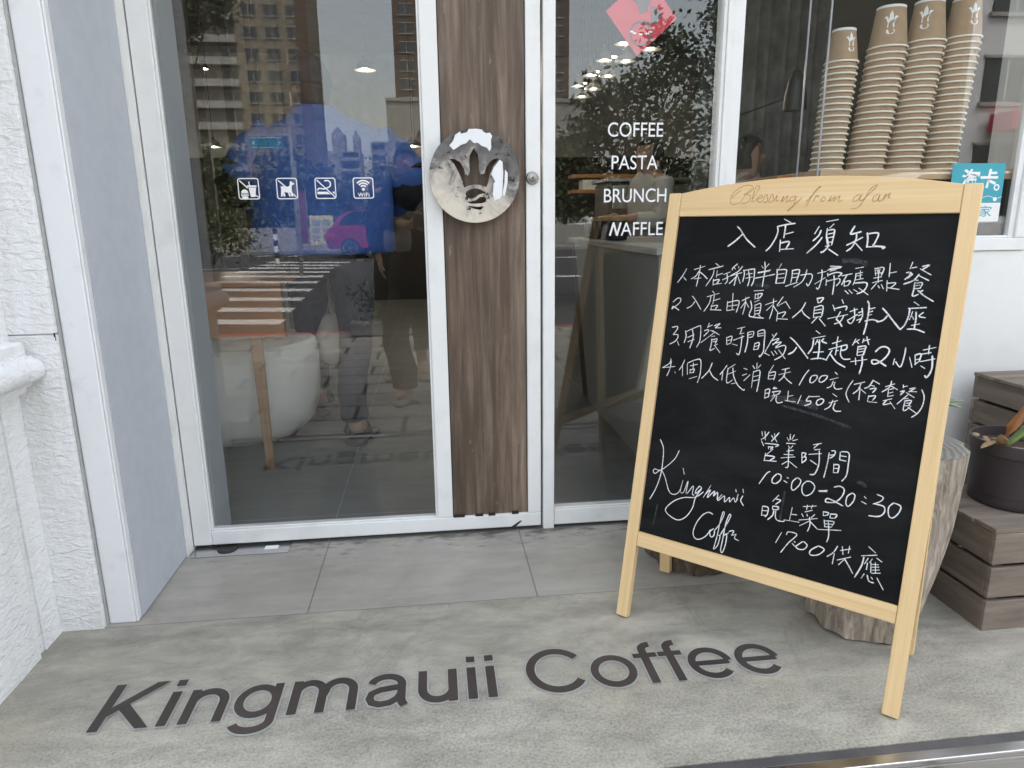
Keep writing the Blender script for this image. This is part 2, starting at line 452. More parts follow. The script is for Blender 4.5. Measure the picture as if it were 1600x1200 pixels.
STROKES = {  # half-millimetres on the board plane, from its lower left corner
    'title': """4.2:350,1954 366,1940 382,1919 403,1894 443,1861|4.2:378,1919 352,1891 318,1863|4.2:555,1986 585,1970|4.2:604,1967 562,1961 530,1953|4.2:530,1953 535,1932 529,1903 512,1866 494,1845|4.2:564,1959 565,1937 564,1904|4.2:568,1920 601,1929|4.2:551,1894 554,1844|4.2:554,1881 590,1887 580,1857|4.2:558,1853 612,1857|4.2:705,1953 691,1922|4.2:715,1937 708,1914 688,1892|4.2:723,1907 704,1876 670,1839|4.2:731,1973 777,1982|4.2:762,1963 748,1947|4.2:739,1945 740,1914 750,1867|4.2:743,1937 765,1940 769,1928 765,1875|4.2:747,1921 767,1926|4.2:747,1905 767,1910|4.2:740,1909 752,1872 737,1848 726,1843|4.2:750,1886 765,1888|4.2:741,1869 759,1872|4.2:756,1857 795,1832|4.2:845,1954 834,1928 837,1921 872,1931|4.2:856,1921 857,1901 846,1868 827,1850|4.2:824,1875 850,1889 881,1908|4.2:854,1887 886,1854|4.2:896,1926 901,1901 902,1867|4.2:898,1922 937,1925 930,1888 923,1874|4.2:901,1869 963,1872|4.2:930,1873 967,1869 960,1863""",
    'rules': """3:131,1754 116,1721 94,1686|3:122,1712 136,1699|3:170,1751 222,1769|3:198,1772 197,1731 191,1673|3:195,1745 182,1721 160,1706|3:195,1742 216,1730 240,1710|3:176,1707 209,1713|3:271,1783 290,1771|3:242,1753 270,1761 308,1772|3:267,1754 264,1725 238,1676|3:283,1750 283,1719|3:284,1728 310,1738|3:270,1709 272,1681|3:271,1703 298,1709 289,1690|3:271,1685 312,1692|3:315,1733 345,1746|3:330,1741 337,1706 328,1690|3:314,1708 344,1726|3:374,1784 356,1766 353,1755|3:360,1768 367,1760|3:380,1773 383,1765|3:399,1774 383,1751 348,1728|3:348,1727 399,1745|3:379,1743 375,1712 372,1685|3:381,1732 364,1711 348,1693|3:381,1732 399,1695|3:406,1757 412,1739 409,1704|3:406,1754 451,1763 456,1756 458,1711 451,1687|3:428,1755 438,1719 434,1685|3:420,1738 447,1743|3:420,1720 450,1727|3:496,1796 502,1764 501,1726 500,1685|3:485,1779 493,1768|3:516,1788 505,1773|3:472,1748 526,1761|3:473,1745 522,1756|3:463,1721 547,1743|3:467,1724 541,1740|3:570,1790 561,1766|3:554,1766 558,1737 557,1703|3:557,1762 592,1765 596,1751 592,1704|3:562,1743 588,1748|3:560,1726 588,1729|3:559,1703 593,1708|3:620,1764 622,1735 620,1706|3:621,1762 646,1767 650,1755 643,1715|3:623,1748 644,1750|3:623,1731 643,1734|3:600,1692 621,1701 648,1711|3:680,1768 676,1737 664,1712 635,1690|3:657,1743 698,1750 706,1734 695,1699 686,1709|3.2:726,1754 759,1763|3.2:741,1769 745,1740 741,1699 735,1687 729,1692|3.2:721,1708 759,1737|3.2:772,1786 817,1785|3.2:763,1768 814,1780|3.2:774,1765 796,1772|3.2:775,1778 815,1783|3.2:769,1773 803,1777|3.2:766,1755 768,1743|3.2:767,1747 798,1760 821,1757 810,1743|3.2:764,1729 766,1704|3.2:765,1721 791,1729 814,1735 818,1721 807,1704|3.2:792,1748 797,1714 797,1667|3.2:824,1747 861,1757|3.2:842,1750 835,1732 827,1709|3.2:836,1726 837,1706|3.2:837,1722 858,1727 852,1707|3.2:837,1704 853,1708|3.2:871,1779 901,1786|3.2:876,1759 876,1730|3.2:876,1757 900,1764|3.2:876,1747 900,1754|3.2:891,1770 895,1736|3.2:874,1731 906,1739|3.2:875,1728 871,1711|3.2:874,1718 915,1723 924,1712 914,1688 891,1675|3.2:843,1686 858,1673|3.2:858,1689 872,1676|3.2:876,1692 892,1683|3.2:895,1699 933,1673|3.2:944,1783 950,1754|3.2:945,1780 976,1786 971,1755|3.2:952,1776 959,1764|3.2:963,1778 961,1766|3.2:949,1762 970,1765|3.2:958,1784 963,1726|3.2:945,1742 972,1749|3.2:942,1723 977,1734|3.2:958,1722 942,1697|3.2:965,1712 971,1703|3.2:976,1718 986,1700|3.2:997,1804 1000,1749|3.2:998,1764 1024,1771|3.2:995,1735 999,1692|3.2:995,1723 1027,1726 1011,1705|3.2:999,1706 1042,1701|3.2:1076,1811 1070,1784|3.2:1076,1788 1092,1792|3.2:1059,1768 1070,1771 1076,1765 1057,1741|3.2:1069,1765 1081,1763 1065,1746|3.2:1112,1795 1135,1801 1113,1783|3.2:1106,1785 1145,1763|3.2:1104,1764 1088,1739 1056,1723|3.2:1101,1760 1140,1741|3.2:1091,1741 1104,1740|3.2:1094,1732 1094,1705 1093,1677 1112,1685|3.2:1096,1728 1120,1731 1115,1710|3.2:1099,1719 1113,1721|3.2:1099,1707 1115,1709|3.2:1126,1701 1114,1695 1110,1700 1132,1681 1167,1660|2.9:84,1591 104,1610 121,1609 117,1588 83,1558|2.9:83,1556 87,1570 119,1554|2.9:177,1625 194,1609 229,1564|2.9:195,1602 179,1578 159,1566|2.9:273,1654 286,1642|2.9:251,1626 306,1645|2.9:269,1632 266,1598 244,1556|2.9:285,1635 283,1594|2.9:286,1610 314,1621|2.9:277,1589 278,1565|2.9:278,1583 307,1589 298,1571|2.9:275,1567 326,1568|2.9:352,1610 353,1568|2.9:353,1605 396,1617 406,1607 399,1564|2.9:372,1649 378,1572|2.9:353,1588 399,1597|2.9:353,1568 388,1575|2.9:418,1618 448,1635|2.9:433,1635 434,1595 429,1556|2.9:432,1611 416,1583|2.9:436,1613 452,1590|2.9:466,1665 508,1670|2.9:474,1652 475,1628|2.9:475,1648 504,1655 496,1636|2.9:487,1655 488,1629|2.9:475,1631 496,1635|2.9:475,1615 495,1625|2.9:457,1619 466,1589 459,1558 469,1548 525,1546|2.9:479,1603 483,1560|2.9:481,1601 504,1609 504,1563|2.9:483,1588 502,1593|2.9:483,1575 501,1580|2.9:482,1562 503,1566|2.9:487,1560 480,1551|2.9:498,1561 510,1551|2.9:525,1606 571,1626|2.9:557,1635 559,1591 551,1545|2.9:555,1606 533,1581|2.9:557,1608 579,1580|2.9:597,1646 584,1622 576,1607|2.9:578,1603 608,1624|2.9:610,1626 633,1596|2.9:583,1580 583,1537|2.9:585,1571 616,1580 605,1556|2.9:584,1548 629,1549|2.9:694,1627 681,1595 648,1557|2.9:681,1595 696,1575 720,1559|2.9:96,1468 120,1475 124,1464 106,1434|2.9:106,1434 128,1436 132,1423 120,1403 95,1387|2.9:132,1404 142,1386|2.9:166,1458 173,1431 167,1400|2.9:170,1454 230,1486 240,1480 244,1419 232,1386|2.9:199,1470 209,1430 199,1378|2.9:181,1427 212,1444|2.9:186,1407 215,1421|2.9:279,1504 273,1481|2.9:275,1486 294,1496|2.9:259,1466 274,1472 280,1466 260,1441|2.9:304,1493 330,1506 310,1484|2.9:310,1484 337,1487|2.9:289,1471 303,1466|2.9:300,1470 333,1453|2.9:309,1462 250,1409|2.9:297,1443 313,1446|2.9:301,1432 301,1398 299,1377 319,1388|2.9:304,1427 326,1434 320,1413|2.9:307,1419 323,1423|2.9:321,1404 330,1410|2.9:316,1404 348,1372|2.9:370,1445 375,1412|2.9:371,1443 394,1452 392,1420|2.9:372,1430 392,1436|2.9:375,1412 392,1420|2.9:414,1489 447,1500|2.9:435,1497 430,1466|2.9:428,1466 447,1472|2.9:403,1435 449,1457|2.9:440,1460 441,1399 436,1372 425,1377|2.9:401,1417 424,1413|2.9:464,1476 468,1432 463,1386|2.9:464,1476 489,1482 488,1460 471,1454|2.9:467,1465 484,1471|2.9:508,1484 511,1463|2.9:510,1486 537,1491 543,1431 544,1397 532,1372 529,1378|2.9:512,1473 534,1480|2.9:511,1463 534,1469|2.9:502,1431 500,1401|2.9:503,1429 521,1435 519,1405|2.9:502,1416 519,1421|2.9:500,1401 519,1406|2.9:573,1477 583,1465|2.9:592,1485 574,1451 549,1389|2.9:570,1447 604,1461 581,1431|2.9:580,1435 616,1447 595,1424|2.9:595,1419 630,1434 638,1420 628,1389 598,1366|2.9:548,1393 573,1383|2.9:579,1401 592,1385|2.9:593,1406 605,1393|2.9:609,1412 642,1376|3.6:738,1648 745,1628|3.6:738,1646 763,1651 754,1632|3.6:744,1628 756,1632|3.6:733,1610 734,1565|3.6:734,1608 765,1617 767,1578 762,1567|3.6:737,1596 762,1602|3.6:735,1582 762,1588|3.6:736,1565 762,1571|3.6:749,1566 731,1540|3.6:759,1561 786,1533|3.6:837,1648 845,1632|3.6:805,1623 815,1600|3.6:814,1608 857,1621 858,1605|3.6:838,1597 826,1564|3.6:826,1564 839,1553 852,1536|3.6:853,1580 842,1555 821,1544|3.6:792,1564 867,1587|3.6:875,1600 901,1612|3.6:889,1615 895,1576 885,1551 871,1558|3.6:869,1562 904,1590|3.6:918,1617 924,1586 915,1557|3.6:908,1598 920,1603|3.6:908,1585 922,1592|3.6:905,1566 920,1574|3.6:935,1648 944,1623 943,1552 938,1510|3.6:945,1615 966,1622|3.6:945,1601 959,1608|3.6:945,1589 957,1594|3.6:936,1565 960,1573 983,1569|3.6:994,1622 1016,1600 1037,1575 1065,1544|3.6:1015,1593 1002,1574 981,1565|3.6:1102,1654 1120,1642|3.6:1086,1627 1146,1635|3.6:1091,1625 1089,1591 1080,1559 1067,1541|3.6:1102,1616 1095,1583|3.6:1099,1601 1109,1586|3.6:1139,1615 1126,1599 1148,1595|3.6:1114,1615 1117,1581 1116,1547|3.6:1105,1561 1132,1569|3.6:1092,1545 1121,1547 1153,1537|3.6:753,1509 770,1498|3.6:742,1475 792,1490|3.6:748,1472 747,1436 734,1408|3.6:764,1471 757,1450|3.6:763,1465 774,1456|3.6:788,1478 782,1467 802,1460|3.6:772,1472 776,1427 775,1390|3.6:754,1416 794,1423|3.6:748,1386 784,1394 812,1389|3.6:651,1471 669,1458 697,1431 736,1388|3.6:683,1430 672,1410 653,1397|3.6:843,1491 841,1454|3.6:825,1461 857,1476|3.6:815,1435 856,1452|3.6:844,1459 843,1414|3.6:827,1432 811,1394|3.6:823,1416 850,1386 886,1368|3.6:842,1430 851,1435|3.6:856,1452 881,1460 880,1442 862,1436|3.6:862,1452 862,1420 876,1401 902,1404|3.6:912,1489 903,1462|3.6:909,1473 925,1487|3.6:917,1478 925,1471|3.6:942,1492 939,1476|3.6:943,1484 964,1492|3.6:952,1501 955,1490|3.6:957,1486 963,1471|3.6:925,1459 925,1423|3.6:925,1457 952,1463 952,1446 948,1425|3.6:929,1447 949,1453|3.6:927,1435 947,1441|3.6:927,1421 951,1428|3.6:905,1393 964,1409|3.6:921,1410 926,1383|3.6:945,1421 949,1390 944,1347|3.6:992,1444 1007,1463 1027,1467 1041,1455 1035,1431 1014,1405 991,1393 983,1406 1000,1410 1037,1390|3.6:1097,1471 1097,1442 1089,1393 1069,1412|3.6:1064,1423 1062,1399|3.6:1115,1436 1129,1396|3.6:1133,1446 1139,1408|3.6:1135,1446 1153,1452 1151,1425|3.6:1138,1427 1150,1432|3.6:1137,1408 1151,1423|3.6:1159,1468 1200,1483|3.6:1177,1488 1178,1455|3.6:1157,1452 1186,1461|3.6:1155,1422 1202,1438|3.6:1192,1449 1197,1404 1192,1377 1183,1362 1177,1369|3.6:1159,1405 1173,1397""",
    'prices': """2.8:111,1317 107,1295 75,1270|2.8:73,1268 136,1282|2.8:115,1306 111,1263 100,1231|2.8:139,1257 143,1251|2.8:182,1320 174,1294 160,1267|2.8:174,1292 181,1241|2.8:197,1304 204,1251|2.8:199,1306 239,1327 261,1325 267,1264 259,1219|2.8:213,1294 247,1305|2.8:227,1309 229,1282|2.8:215,1278 217,1260|2.8:216,1274 236,1281 231,1264|2.8:215,1260 236,1265|2.8:216,1232 253,1248|2.8:318,1320 307,1283 277,1242|2.8:309,1285 329,1258 357,1242|2.8:389,1317 375,1291 362,1271|2.8:374,1284 374,1246|2.8:426,1326 396,1302|2.8:396,1305 398,1238 423,1253|2.8:397,1276 433,1296|2.8:418,1309 427,1271 450,1234 479,1214 483,1219|2.8:421,1235 438,1241|2.8:468,1313 484,1309|2.8:466,1280 484,1289|2.8:476,1257 500,1287|2.8:524,1344 526,1318|2.8:507,1329 517,1317|2.8:542,1338 530,1321|2.8:513,1304 514,1230|2.8:515,1302 540,1311 543,1273 540,1216|2.8:516,1280 539,1289|2.8:517,1261 539,1269|2.8:597,1342 584,1312|2.8:582,1312 582,1278|2.8:585,1306 609,1313 606,1277|2.8:585,1293 605,1299|2.8:585,1278 605,1283|2.8:636,1327 665,1337|2.8:625,1303 673,1322|2.8:650,1331 648,1301 629,1275|2.8:645,1303 662,1286 684,1272|2.8:576,1230 578,1191|2.8:577,1228 595,1234 593,1198|2.8:579,1213 593,1217|2.8:578,1191 593,1200|2.8:616,1246 609,1239 625,1243|2.8:607,1223 641,1232 633,1216|2.8:613,1222 617,1210|2.8:609,1206 636,1219|2.8:623,1211 606,1182|2.8:629,1211 628,1190 638,1179 657,1186|2.8:675,1237 677,1193|2.8:678,1214 697,1221|2.8:667,1194 711,1194|3:747,1339 732,1312 716,1269|3:778,1320 761,1313 757,1290 769,1287 783,1306 783,1318 774,1319|3:817,1324 800,1318 793,1299 803,1293 818,1305 824,1321 813,1324|3:852,1342 862,1334|3:836,1308 866,1321|3:850,1305 844,1282 829,1272|3:857,1301 855,1283 866,1272 888,1278|3:730,1225 721,1189|3:763,1225 804,1232|3:763,1228 754,1206 773,1207 770,1194 750,1184|3:810,1222 798,1213 797,1198 809,1196 822,1209 822,1221 808,1223|3:855,1251 872,1241|3:845,1210 877,1225|3:859,1224 851,1196 832,1180|3:869,1214 865,1191 876,1180 896,1183|3:925,1317 911,1286 906,1256 922,1225|3:931,1301 969,1316|3:956,1309 949,1282 932,1262|3:955,1290 957,1240|3:957,1285 979,1270|3:999,1328 988,1301 972,1290|3:999,1327 1024,1315|3:994,1305 1007,1304|3:992,1290 1014,1296 1004,1277|3:991,1263 990,1237|3:991,1259 1016,1265 1008,1245|3:992,1237 1024,1239|3:1047,1307 1078,1323|3:1066,1333 1061,1307 1037,1284|3:1064,1314 1091,1301|3:1060,1297 1076,1303|3:1059,1295 1060,1269|3:1060,1282 1076,1289|3:1060,1269 1080,1276|3:1046,1249 1076,1262|3:1060,1255 1048,1234 1074,1243|3:1071,1249 1092,1224|3:1109,1323 1110,1311|3:1112,1316 1123,1320|3:1102,1294 1116,1300 1104,1282|3:1133,1310 1152,1317 1132,1298|3:1132,1300 1158,1302|3:1123,1294 1153,1278|3:1132,1289 1097,1244|3:1120,1268 1132,1272|3:1123,1262 1122,1222 1136,1229|3:1123,1260 1145,1265 1139,1246|3:1127,1251 1142,1255|3:1126,1241 1142,1245|3:1146,1242 1137,1231|3:1137,1236 1170,1216|3:1174,1313 1186,1287 1185,1250 1173,1219 1154,1199""",
    'signature': """2.7:110,918 131,881 137,827 136,752 120,677 95,616|2.7:214,883 194,834 136,772 101,769 95,755 107,748 134,769 159,741 189,678 217,668 242,690 252,746 246,691 263,690 278,748 277,684 306,730 307,691 317,688|2.7:338,737 323,714 323,697 347,727 338,735|2.7:349,727 324,675 316,624 287,572 244,550 184,579 212,628 264,663 323,679 359,713|2.7:390,751 362,687|2.7:370,705 391,730 381,691 411,729 409,705 426,726 428,693|2.7:448,721 432,696 435,690 460,717 464,689 484,716 487,695 503,718 512,701 522,718|2.7:521,739 516,702|2.7:543,737 536,714 551,694|2.7:245,802 255,775|2.7:507,759 511,748|2.7:539,768 544,751|2.7:418,620 396,624 369,603 345,558 336,511 350,486 375,490 401,514 416,545|2.7:430,554 415,535 423,513 436,524 436,548|2.7:436,548 455,582 470,633 464,642 457,602 452,533 445,478 443,460 459,482 465,527 458,530|2.7:464,532 484,580 501,632 493,635 483,589 479,516 476,467 485,456 494,492 495,540 485,542|2.7:485,537 502,554|2.7:503,561 524,569 517,546|2.7:522,547 537,556 532,545 535,534 552,531""",
    'hours': """3.1:587,1042 592,1023|3.1:618,1045 604,1020 588,1006|3.1:600,1044 606,1018|3.1:602,1018 608,1007|3.1:631,1032 638,1022|3.1:661,1049 645,1023 634,1006|3.1:642,1043 646,1028|3.1:644,1025 657,1008|3.1:591,1000 603,980|3.1:608,992 664,996 654,985|3.1:624,981 626,970|3.1:627,979 644,981 635,970|3.1:645,972 621,944|3.1:616,949 614,914|3.1:617,939 656,940 639,921|3.1:614,916 666,922|3.1:709,1051 711,1027|3.1:726,1051 718,1030|3.1:697,1035 707,1021|3.1:741,1034 723,1025|3.1:698,1009 735,1014|3.1:708,999 713,992|3.1:726,1003 718,990|3.1:705,975 731,984|3.1:694,959 732,964|3.1:684,941 741,957|3.1:711,989 716,939 718,908 708,903|3.1:715,934 692,914|3.1:719,933 755,912|3.1:767,980 773,937|3.1:769,980 783,981 779,965|3.1:772,961 785,966|3.1:785,966 787,953 773,937|3.1:808,1023 839,1035|3.1:829,1031 812,1009|3.1:817,1003 837,1009|3.1:796,979 845,992|3.1:835,1002 841,947 831,902 812,894|3.1:805,955 832,942|3.1:875,1001 874,954 868,893|3.1:882,1011 898,1012 894,992 880,979|3.1:881,992 896,997|3.1:917,1012 919,980|3.1:921,1015 950,1014 954,966 953,920 939,893|3.1:919,997 942,998|3.1:918,980 943,979|3.1:899,959 902,923|3.1:901,955 919,957 919,925|3.1:901,940 919,942|3.1:902,922 919,924|3.1:646,872 632,859 606,807|3.1:677,868 662,847 661,827 678,825 695,845 694,865 679,869|3.1:721,861 728,859|3.1:710,844 724,839|3.1:762,869 746,848 745,821 755,812 774,837 779,860 766,869|3.1:802,862 788,840 792,810 808,800 830,817 838,847 820,864 802,862|3.1:856,833 889,841|3.1:858,830 888,836|3.1:914,862 935,870 953,860 948,829 925,800 890,792 892,807 912,806 957,791|3.1:985,853 968,834 967,804 978,795 993,819 996,845 985,853|3.1:1031,849 1039,842|3.1:1024,826 1042,820|3.1:1076,868 1099,861 1092,843 1067,826|3.1:1073,828 1106,825 1111,802 1094,781 1058,775|3.1:1139,848 1124,826 1128,794 1143,787 1161,811 1165,840 1139,848|3.1:635,712 636,670|3.1:637,712 660,711 660,681 652,668|3.1:638,693 658,696|3.1:636,671 655,675|3.1:697,776 675,743|3.1:687,757 708,755 689,733|3.1:678,722 680,707|3.1:680,723 704,724 698,710|3.1:680,707 706,714|3.1:686,705 683,682 665,658|3.1:694,707 696,677 708,665 733,667 734,676|3.1:760,736 756,677|3.1:758,706 782,709|3.1:740,675 796,680|3.1:804,751 855,766|3.1:820,761 819,742|3.1:841,766 837,751|3.1:814,730 842,744|3.1:802,719 810,708|3.1:823,722 826,714|3.1:854,728 842,712|3.1:794,689 866,714|3.1:835,712 841,680 835,650|3.1:837,696 800,665|3.1:839,695 872,670|3.1:886,750 888,732|3.1:888,749 907,749 903,738|3.1:888,732 903,738|3.1:915,747 915,729|3.1:915,746 939,749 935,734|3.1:915,729 935,733|3.1:894,715 900,687|3.1:897,712 932,717 927,697|3.1:900,700 928,705|3.1:900,687 926,692|3.1:876,669 964,688|3.1:911,715 920,655 916,625|3.1:731,617 712,565|3.1:752,612 759,627 795,624 765,579 739,529|3.1:788,592 792,589|3.1:781,581 794,572|3.1:822,601 805,582 798,571 811,564 832,570 842,590 826,602|3.1:887,600 861,576 856,558 868,553 894,565 911,591 887,600|3.1:960,619 948,589 926,565|3.1:952,586 950,540|3.1:978,622 985,591|3.1:1005,632 1004,601|3.1:973,604 1010,621|3.1:966,561 1015,588|3.1:997,578 974,543|3.1:994,573 1012,550 1031,523|3.1:1075,649 1102,631|3.1:1054,605 1108,623|3.1:1063,602 1059,564 1040,509|3.1:1079,602 1069,575|3.1:1079,582 1079,554|3.1:1094,603 1087,585|3.1:1092,586 1096,547|3.1:1095,581 1119,586|3.1:1098,570 1122,577|3.1:1100,558 1125,566|3.1:1100,545 1130,554|3.1:1107,591 1113,550|3.1:1110,611 1129,601|3.1:1073,534 1065,513|3.1:1085,532 1094,510 1112,508|3.1:1100,528 1106,522|3.1:1121,531 1149,491""",
    'engraving': """1.3:396,2121 374,2097 353,2062 323,2052 306,2065 312,2098 339,2125 374,2137 397,2133 404,2121 391,2106 364,2097|1.3:364,2097 393,2091 397,2076 384,2059 359,2054|1.3:349,2113 327,2098 312,2078|1.3:401,2063 423,2105 433,2127 420,2133 412,2115 406,2071 412,2063 425,2073|1.3:428,2073 449,2080 448,2089 436,2087 428,2070 440,2059 454,2065|1.3:454,2065 467,2094 475,2071 470,2058 457,2058|1.3:479,2061 492,2093 500,2071 492,2058 480,2058|1.3:503,2063 515,2088 513,2063 527,2068|1.3:517,2102 520,2100|1.3:533,2058 544,2084 538,2060 561,2084 557,2057 570,2064|1.3:591,2083 574,2076 571,2062 587,2064 596,2083 590,2042 572,2019 569,2023 596,2047 621,2075|1.3:641,2058 665,2088 684,2116 692,2118 676,2107 654,2065 644,2036|1.3:669,2057 679,2080 689,2078 685,2076|1.3:709,2077 698,2063 708,2056 717,2068 709,2077|1.3:730,2056 740,2079 735,2055 756,2076 750,2055 773,2078 770,2055 785,2059|1.3:848,2083 828,2069 828,2053 845,2060 856,2082 851,2057 862,2057|1.3:858,2055 884,2082 908,2112 904,2117 885,2100 866,2055 849,2028 824,2023|1.3:919,2081 902,2070 902,2052 916,2056 925,2080 921,2053 931,2055|1.3:933,2051 946,2080 941,2057|1.3:945,2073 956,2079 962,2082 954,2066 964,2066""",
}

# ------------------------------------------------------------------ mesh helpers
col = scene.collection
class MB:
    def __init__(s):
        s.v, s.f = [], []
    def add(s, vs, fs):
        o = len(s.v)
        s.v += [Vector(p) for p in vs]
        s.f += [tuple(i + o for i in f) for f in fs]
        return s
    def box(s, a, b, mx=None):
        x0, y0, z0 = a
        x1, y1, z1 = b
        vs = [Vector(p) for p in ((x0, y0, z0), (x1, y0, z0), (x1, y1, z0), (x0, y1, z0), (x0, y0, z1), (x1, y0, z1), (x1, y1, z1), (x0, y1, z1))]
        if mx is not None:
            vs = [mx @ p for p in vs]
        return s.add(vs, [(0, 3, 2, 1), (4, 5, 6, 7), (0, 1, 5, 4), (1, 2, 6, 5), (2, 3, 7, 6), (3, 0, 4, 7)])
    def bar(s, p, q, wx, wy, side=(1, 0, 0)):             # rectangular bar from p to q
        p, q = Vector(p), Vector(q)
        d = (q - p).normalized()
        a = Vector(side)
        a = (a - d * a.dot(d)).normalized()
        b = d.cross(a)
        vs = []
        for c in (p, q):
            for i, j in ((-1, -1), (1, -1), (1, 1), (-1, 1)):
                vs.append(c + a * (i * wx / 2) + b * (j * wy / 2))
        return s.add(vs, [(0, 3, 2, 1), (4, 5, 6, 7), (0, 1, 5, 4), (1, 2, 6, 5), (2, 3, 7, 6), (3, 0, 4, 7)])
    def lathe(s, prof, n=28, c=(0, 0, 0), axis='Z', wob=None):
        o = len(s.v)
        c = Vector(c)
        for k, (r, h) in enumerate(prof):
            for i in range(n):
                a = 2 * math.pi * i / n
                rr = r * (wob(a, h) if wob else 1)
                p = (rr * math.cos(a), rr * math.sin(a), h)
                if axis == 'Y':
                    p = (p[0], h, p[1])
                s.v.append(c + Vector(p))
        for k in range(len(prof) - 1):
            for i in range(n):
                j = (i + 1) % n
                s.f.append((o + k * n + i, o + k * n + j, o + (k + 1) * n + j, o + (k + 1) * n + i))
        s.f.append(tuple(o + i for i in range(n))[::-1])
        s.f.append(tuple(o + (len(prof) - 1) * n + i for i in range(n)))
        return s
    def tube(s, pts, rad, n=10, flat=1.0, cap=True, ref=(0, 0, 1)):
        pts = [Vector(p) for p in pts]
        if isinstance(rad, (int, float)):
            rad = [rad] * len(pts)
        o = len(s.v)
        for k, p in enumerate(pts):
            d = (pts[min(k + 1, len(pts) - 1)] - pts[max(k - 1, 0)]).normalized()
            a = Vector(ref)
            if abs(a.dot(d)) > .95:
                a = Vector((1, 0, 0))
            a = (a - d * a.dot(d)).normalized()
            b = d.cross(a)
            for i in range(n):
                t = 2 * math.pi * i / n
                s.v.append(p + a * (math.cos(t) * rad[k]) + b * (math.sin(t) * rad[k] * flat))
        for k in range(len(pts) - 1):
            for i in range(n):
                j = (i + 1) % n
                s.f.append((o + k * n + i, o + k * n + j, o + (k + 1) * n + j, o + (k + 1) * n + i))
        if cap:
            s.f.append(tuple(o + i for i in range(n))[::-1])
            s.f.append(tuple(o + (len(pts) - 1) * n + i for i in range(n)))
        return s
    def rings(s, rs, cap=True):                            # rs: lists of points, same count
        o = len(s.v)
        n = len(rs[0])
        for r in rs:
            s.v += [Vector(p) for p in r]
        for k in range(len(rs) - 1):
            for i in range(n):
                j = (i + 1) % n
                s.f.append((o + k * n + i, o + k * n + j, o + (k + 1) * n + j, o + (k + 1) * n + i))
        if cap:
            s.f.append(tuple(o + i for i in range(n))[::-1])
            s.f.append(tuple(o + (len(rs) - 1) * n + i for i in range(n)))
        return s
    def prism(s, poly, d):                                 # poly: 3-D points, d: thickness vector
        n = len(poly)
        d = Vector(d)
        vs = [Vector(p) for p in poly] + [Vector(p) + d for p in poly]
        fs = [tuple(range(n))[::-1], tuple(range(n, 2 * n))] + [(i, (i + 1) % n, n + (i + 1) % n, n + i) for i in range(n)]
        return s.add(vs, fs)
    def build(s, name, m, parent=None, smooth=False, bevel=0, seg=2, sub=0, local=False, me=None):
        me = bpy.data.meshes.new(name)
        off = Vector((0, 0, 0))
        if parent is not None and not local:
            off = world_loc(parent)
        me.from_pydata([tuple(p - off) for p in s.v], [], s.f)
        return finish(name, me, m, parent, smooth, bevel, seg, sub)
def world_loc(o):
    p = Vector(o.location)
    while o.parent:
        o = o.parent
        p += Vector(o.location)
    return p
def finish(name, me, m, parent=None, smooth=False, bevel=0, seg=2, sub=0):
    bm = bmesh.new()
    bm.from_mesh(me)
    bmesh.ops.recalc_face_normals(bm, faces=bm.faces)
    bm.to_mesh(me)
    bm.free()
    o = bpy.data.objects.new(name, me)
    col.objects.link(o)
    if m is not None:
        me.materials.append(MT[m] if isinstance(m, str) else m)
    if smooth:
        me.shade_smooth()
        if smooth == 'auto':
            try:
                me.set_sharp_from_angle(angle=R(38))
            except Exception:
                pass
    if bevel:
        bv = o.modifiers.new('bevel', 'BEVEL')
        bv.width = bevel
        bv.segments = seg
        bv.limit_method = 'ANGLE'
    if sub:
        ss = o.modifiers.new('sub', 'SUBSURF')
        ss.levels = sub
        ss.render_levels = sub
    if parent is not None:
        o.parent = parent
    return o
def tag(o, label=None, cat=None, group=None, kind=None):
    if label:
        o['label'] = label
    if cat:
        o['category'] = cat
    if group:
        o['group'] = group
    if kind:
        o['kind'] = kind
    return o
def thing(name, loc, label, cat, group=None):
    o = bpy.data.objects.new(name, None)
    o.empty_display_size = .1
    col.objects.link(o)
    o.location = loc
    return tag(o, label, cat, group)
def struct(name, mb, m, **k):
    return tag(mb.build(name, m, **k), kind='structure')
def copy_tree(o, parent=None):
    c = o.copy()
    col.objects.link(c)
    if parent is not None:
        c.parent = parent
    for ch in list(o.children):
        copy_tree(ch, c)
    return c
def curve_mesh(name, curve):
    o = bpy.data.objects.new('tmp_curve', curve)
    col.objects.link(o)
    dg = bpy.context.evaluated_depsgraph_get()
    me = bpy.data.meshes.new_from_object(o.evaluated_get(dg))
    me.name = name
    bpy.data.objects.remove(o)
    return me
def text_mesh(txt, size=1.0, extrude=0.0, offset=0.0, align='LEFT', spacing=1.0):
    c = bpy.data.curves.new('lettering', 'FONT')
    c.body = txt
    c.size = size
    c.extrude = extrude
    c.offset = offset
    c.align_x = align
    c.space_character = spacing
    c.resolution_u = 6
    return curve_mesh('lettering', c)
def poly_mesh(loops, extrude=0.0, bevel=0.0):              # filled outline with holes
    c = bpy.data.curves.new('outline', 'CURVE')
    c.dimensions = '2D'
    c.fill_mode = 'BOTH'
    c.extrude = extrude
    c.bevel_depth = bevel
    c.bevel_resolution = 1
    for lp in loops:
        sp = c.splines.new('POLY')
        sp.points.add(len(lp) - 1)
        for p, q in zip(sp.points, lp):
            p.co = (q[0], q[1], 0, 1)
        sp.use_cyclic_u = True
    return curve_mesh('outline', c)
def mesh_bounds(me):
    xs = [v.co.x for v in me.vertices]
    ys = [v.co.y for v in me.vertices]
    return min(xs), max(xs), min(ys), max(ys)
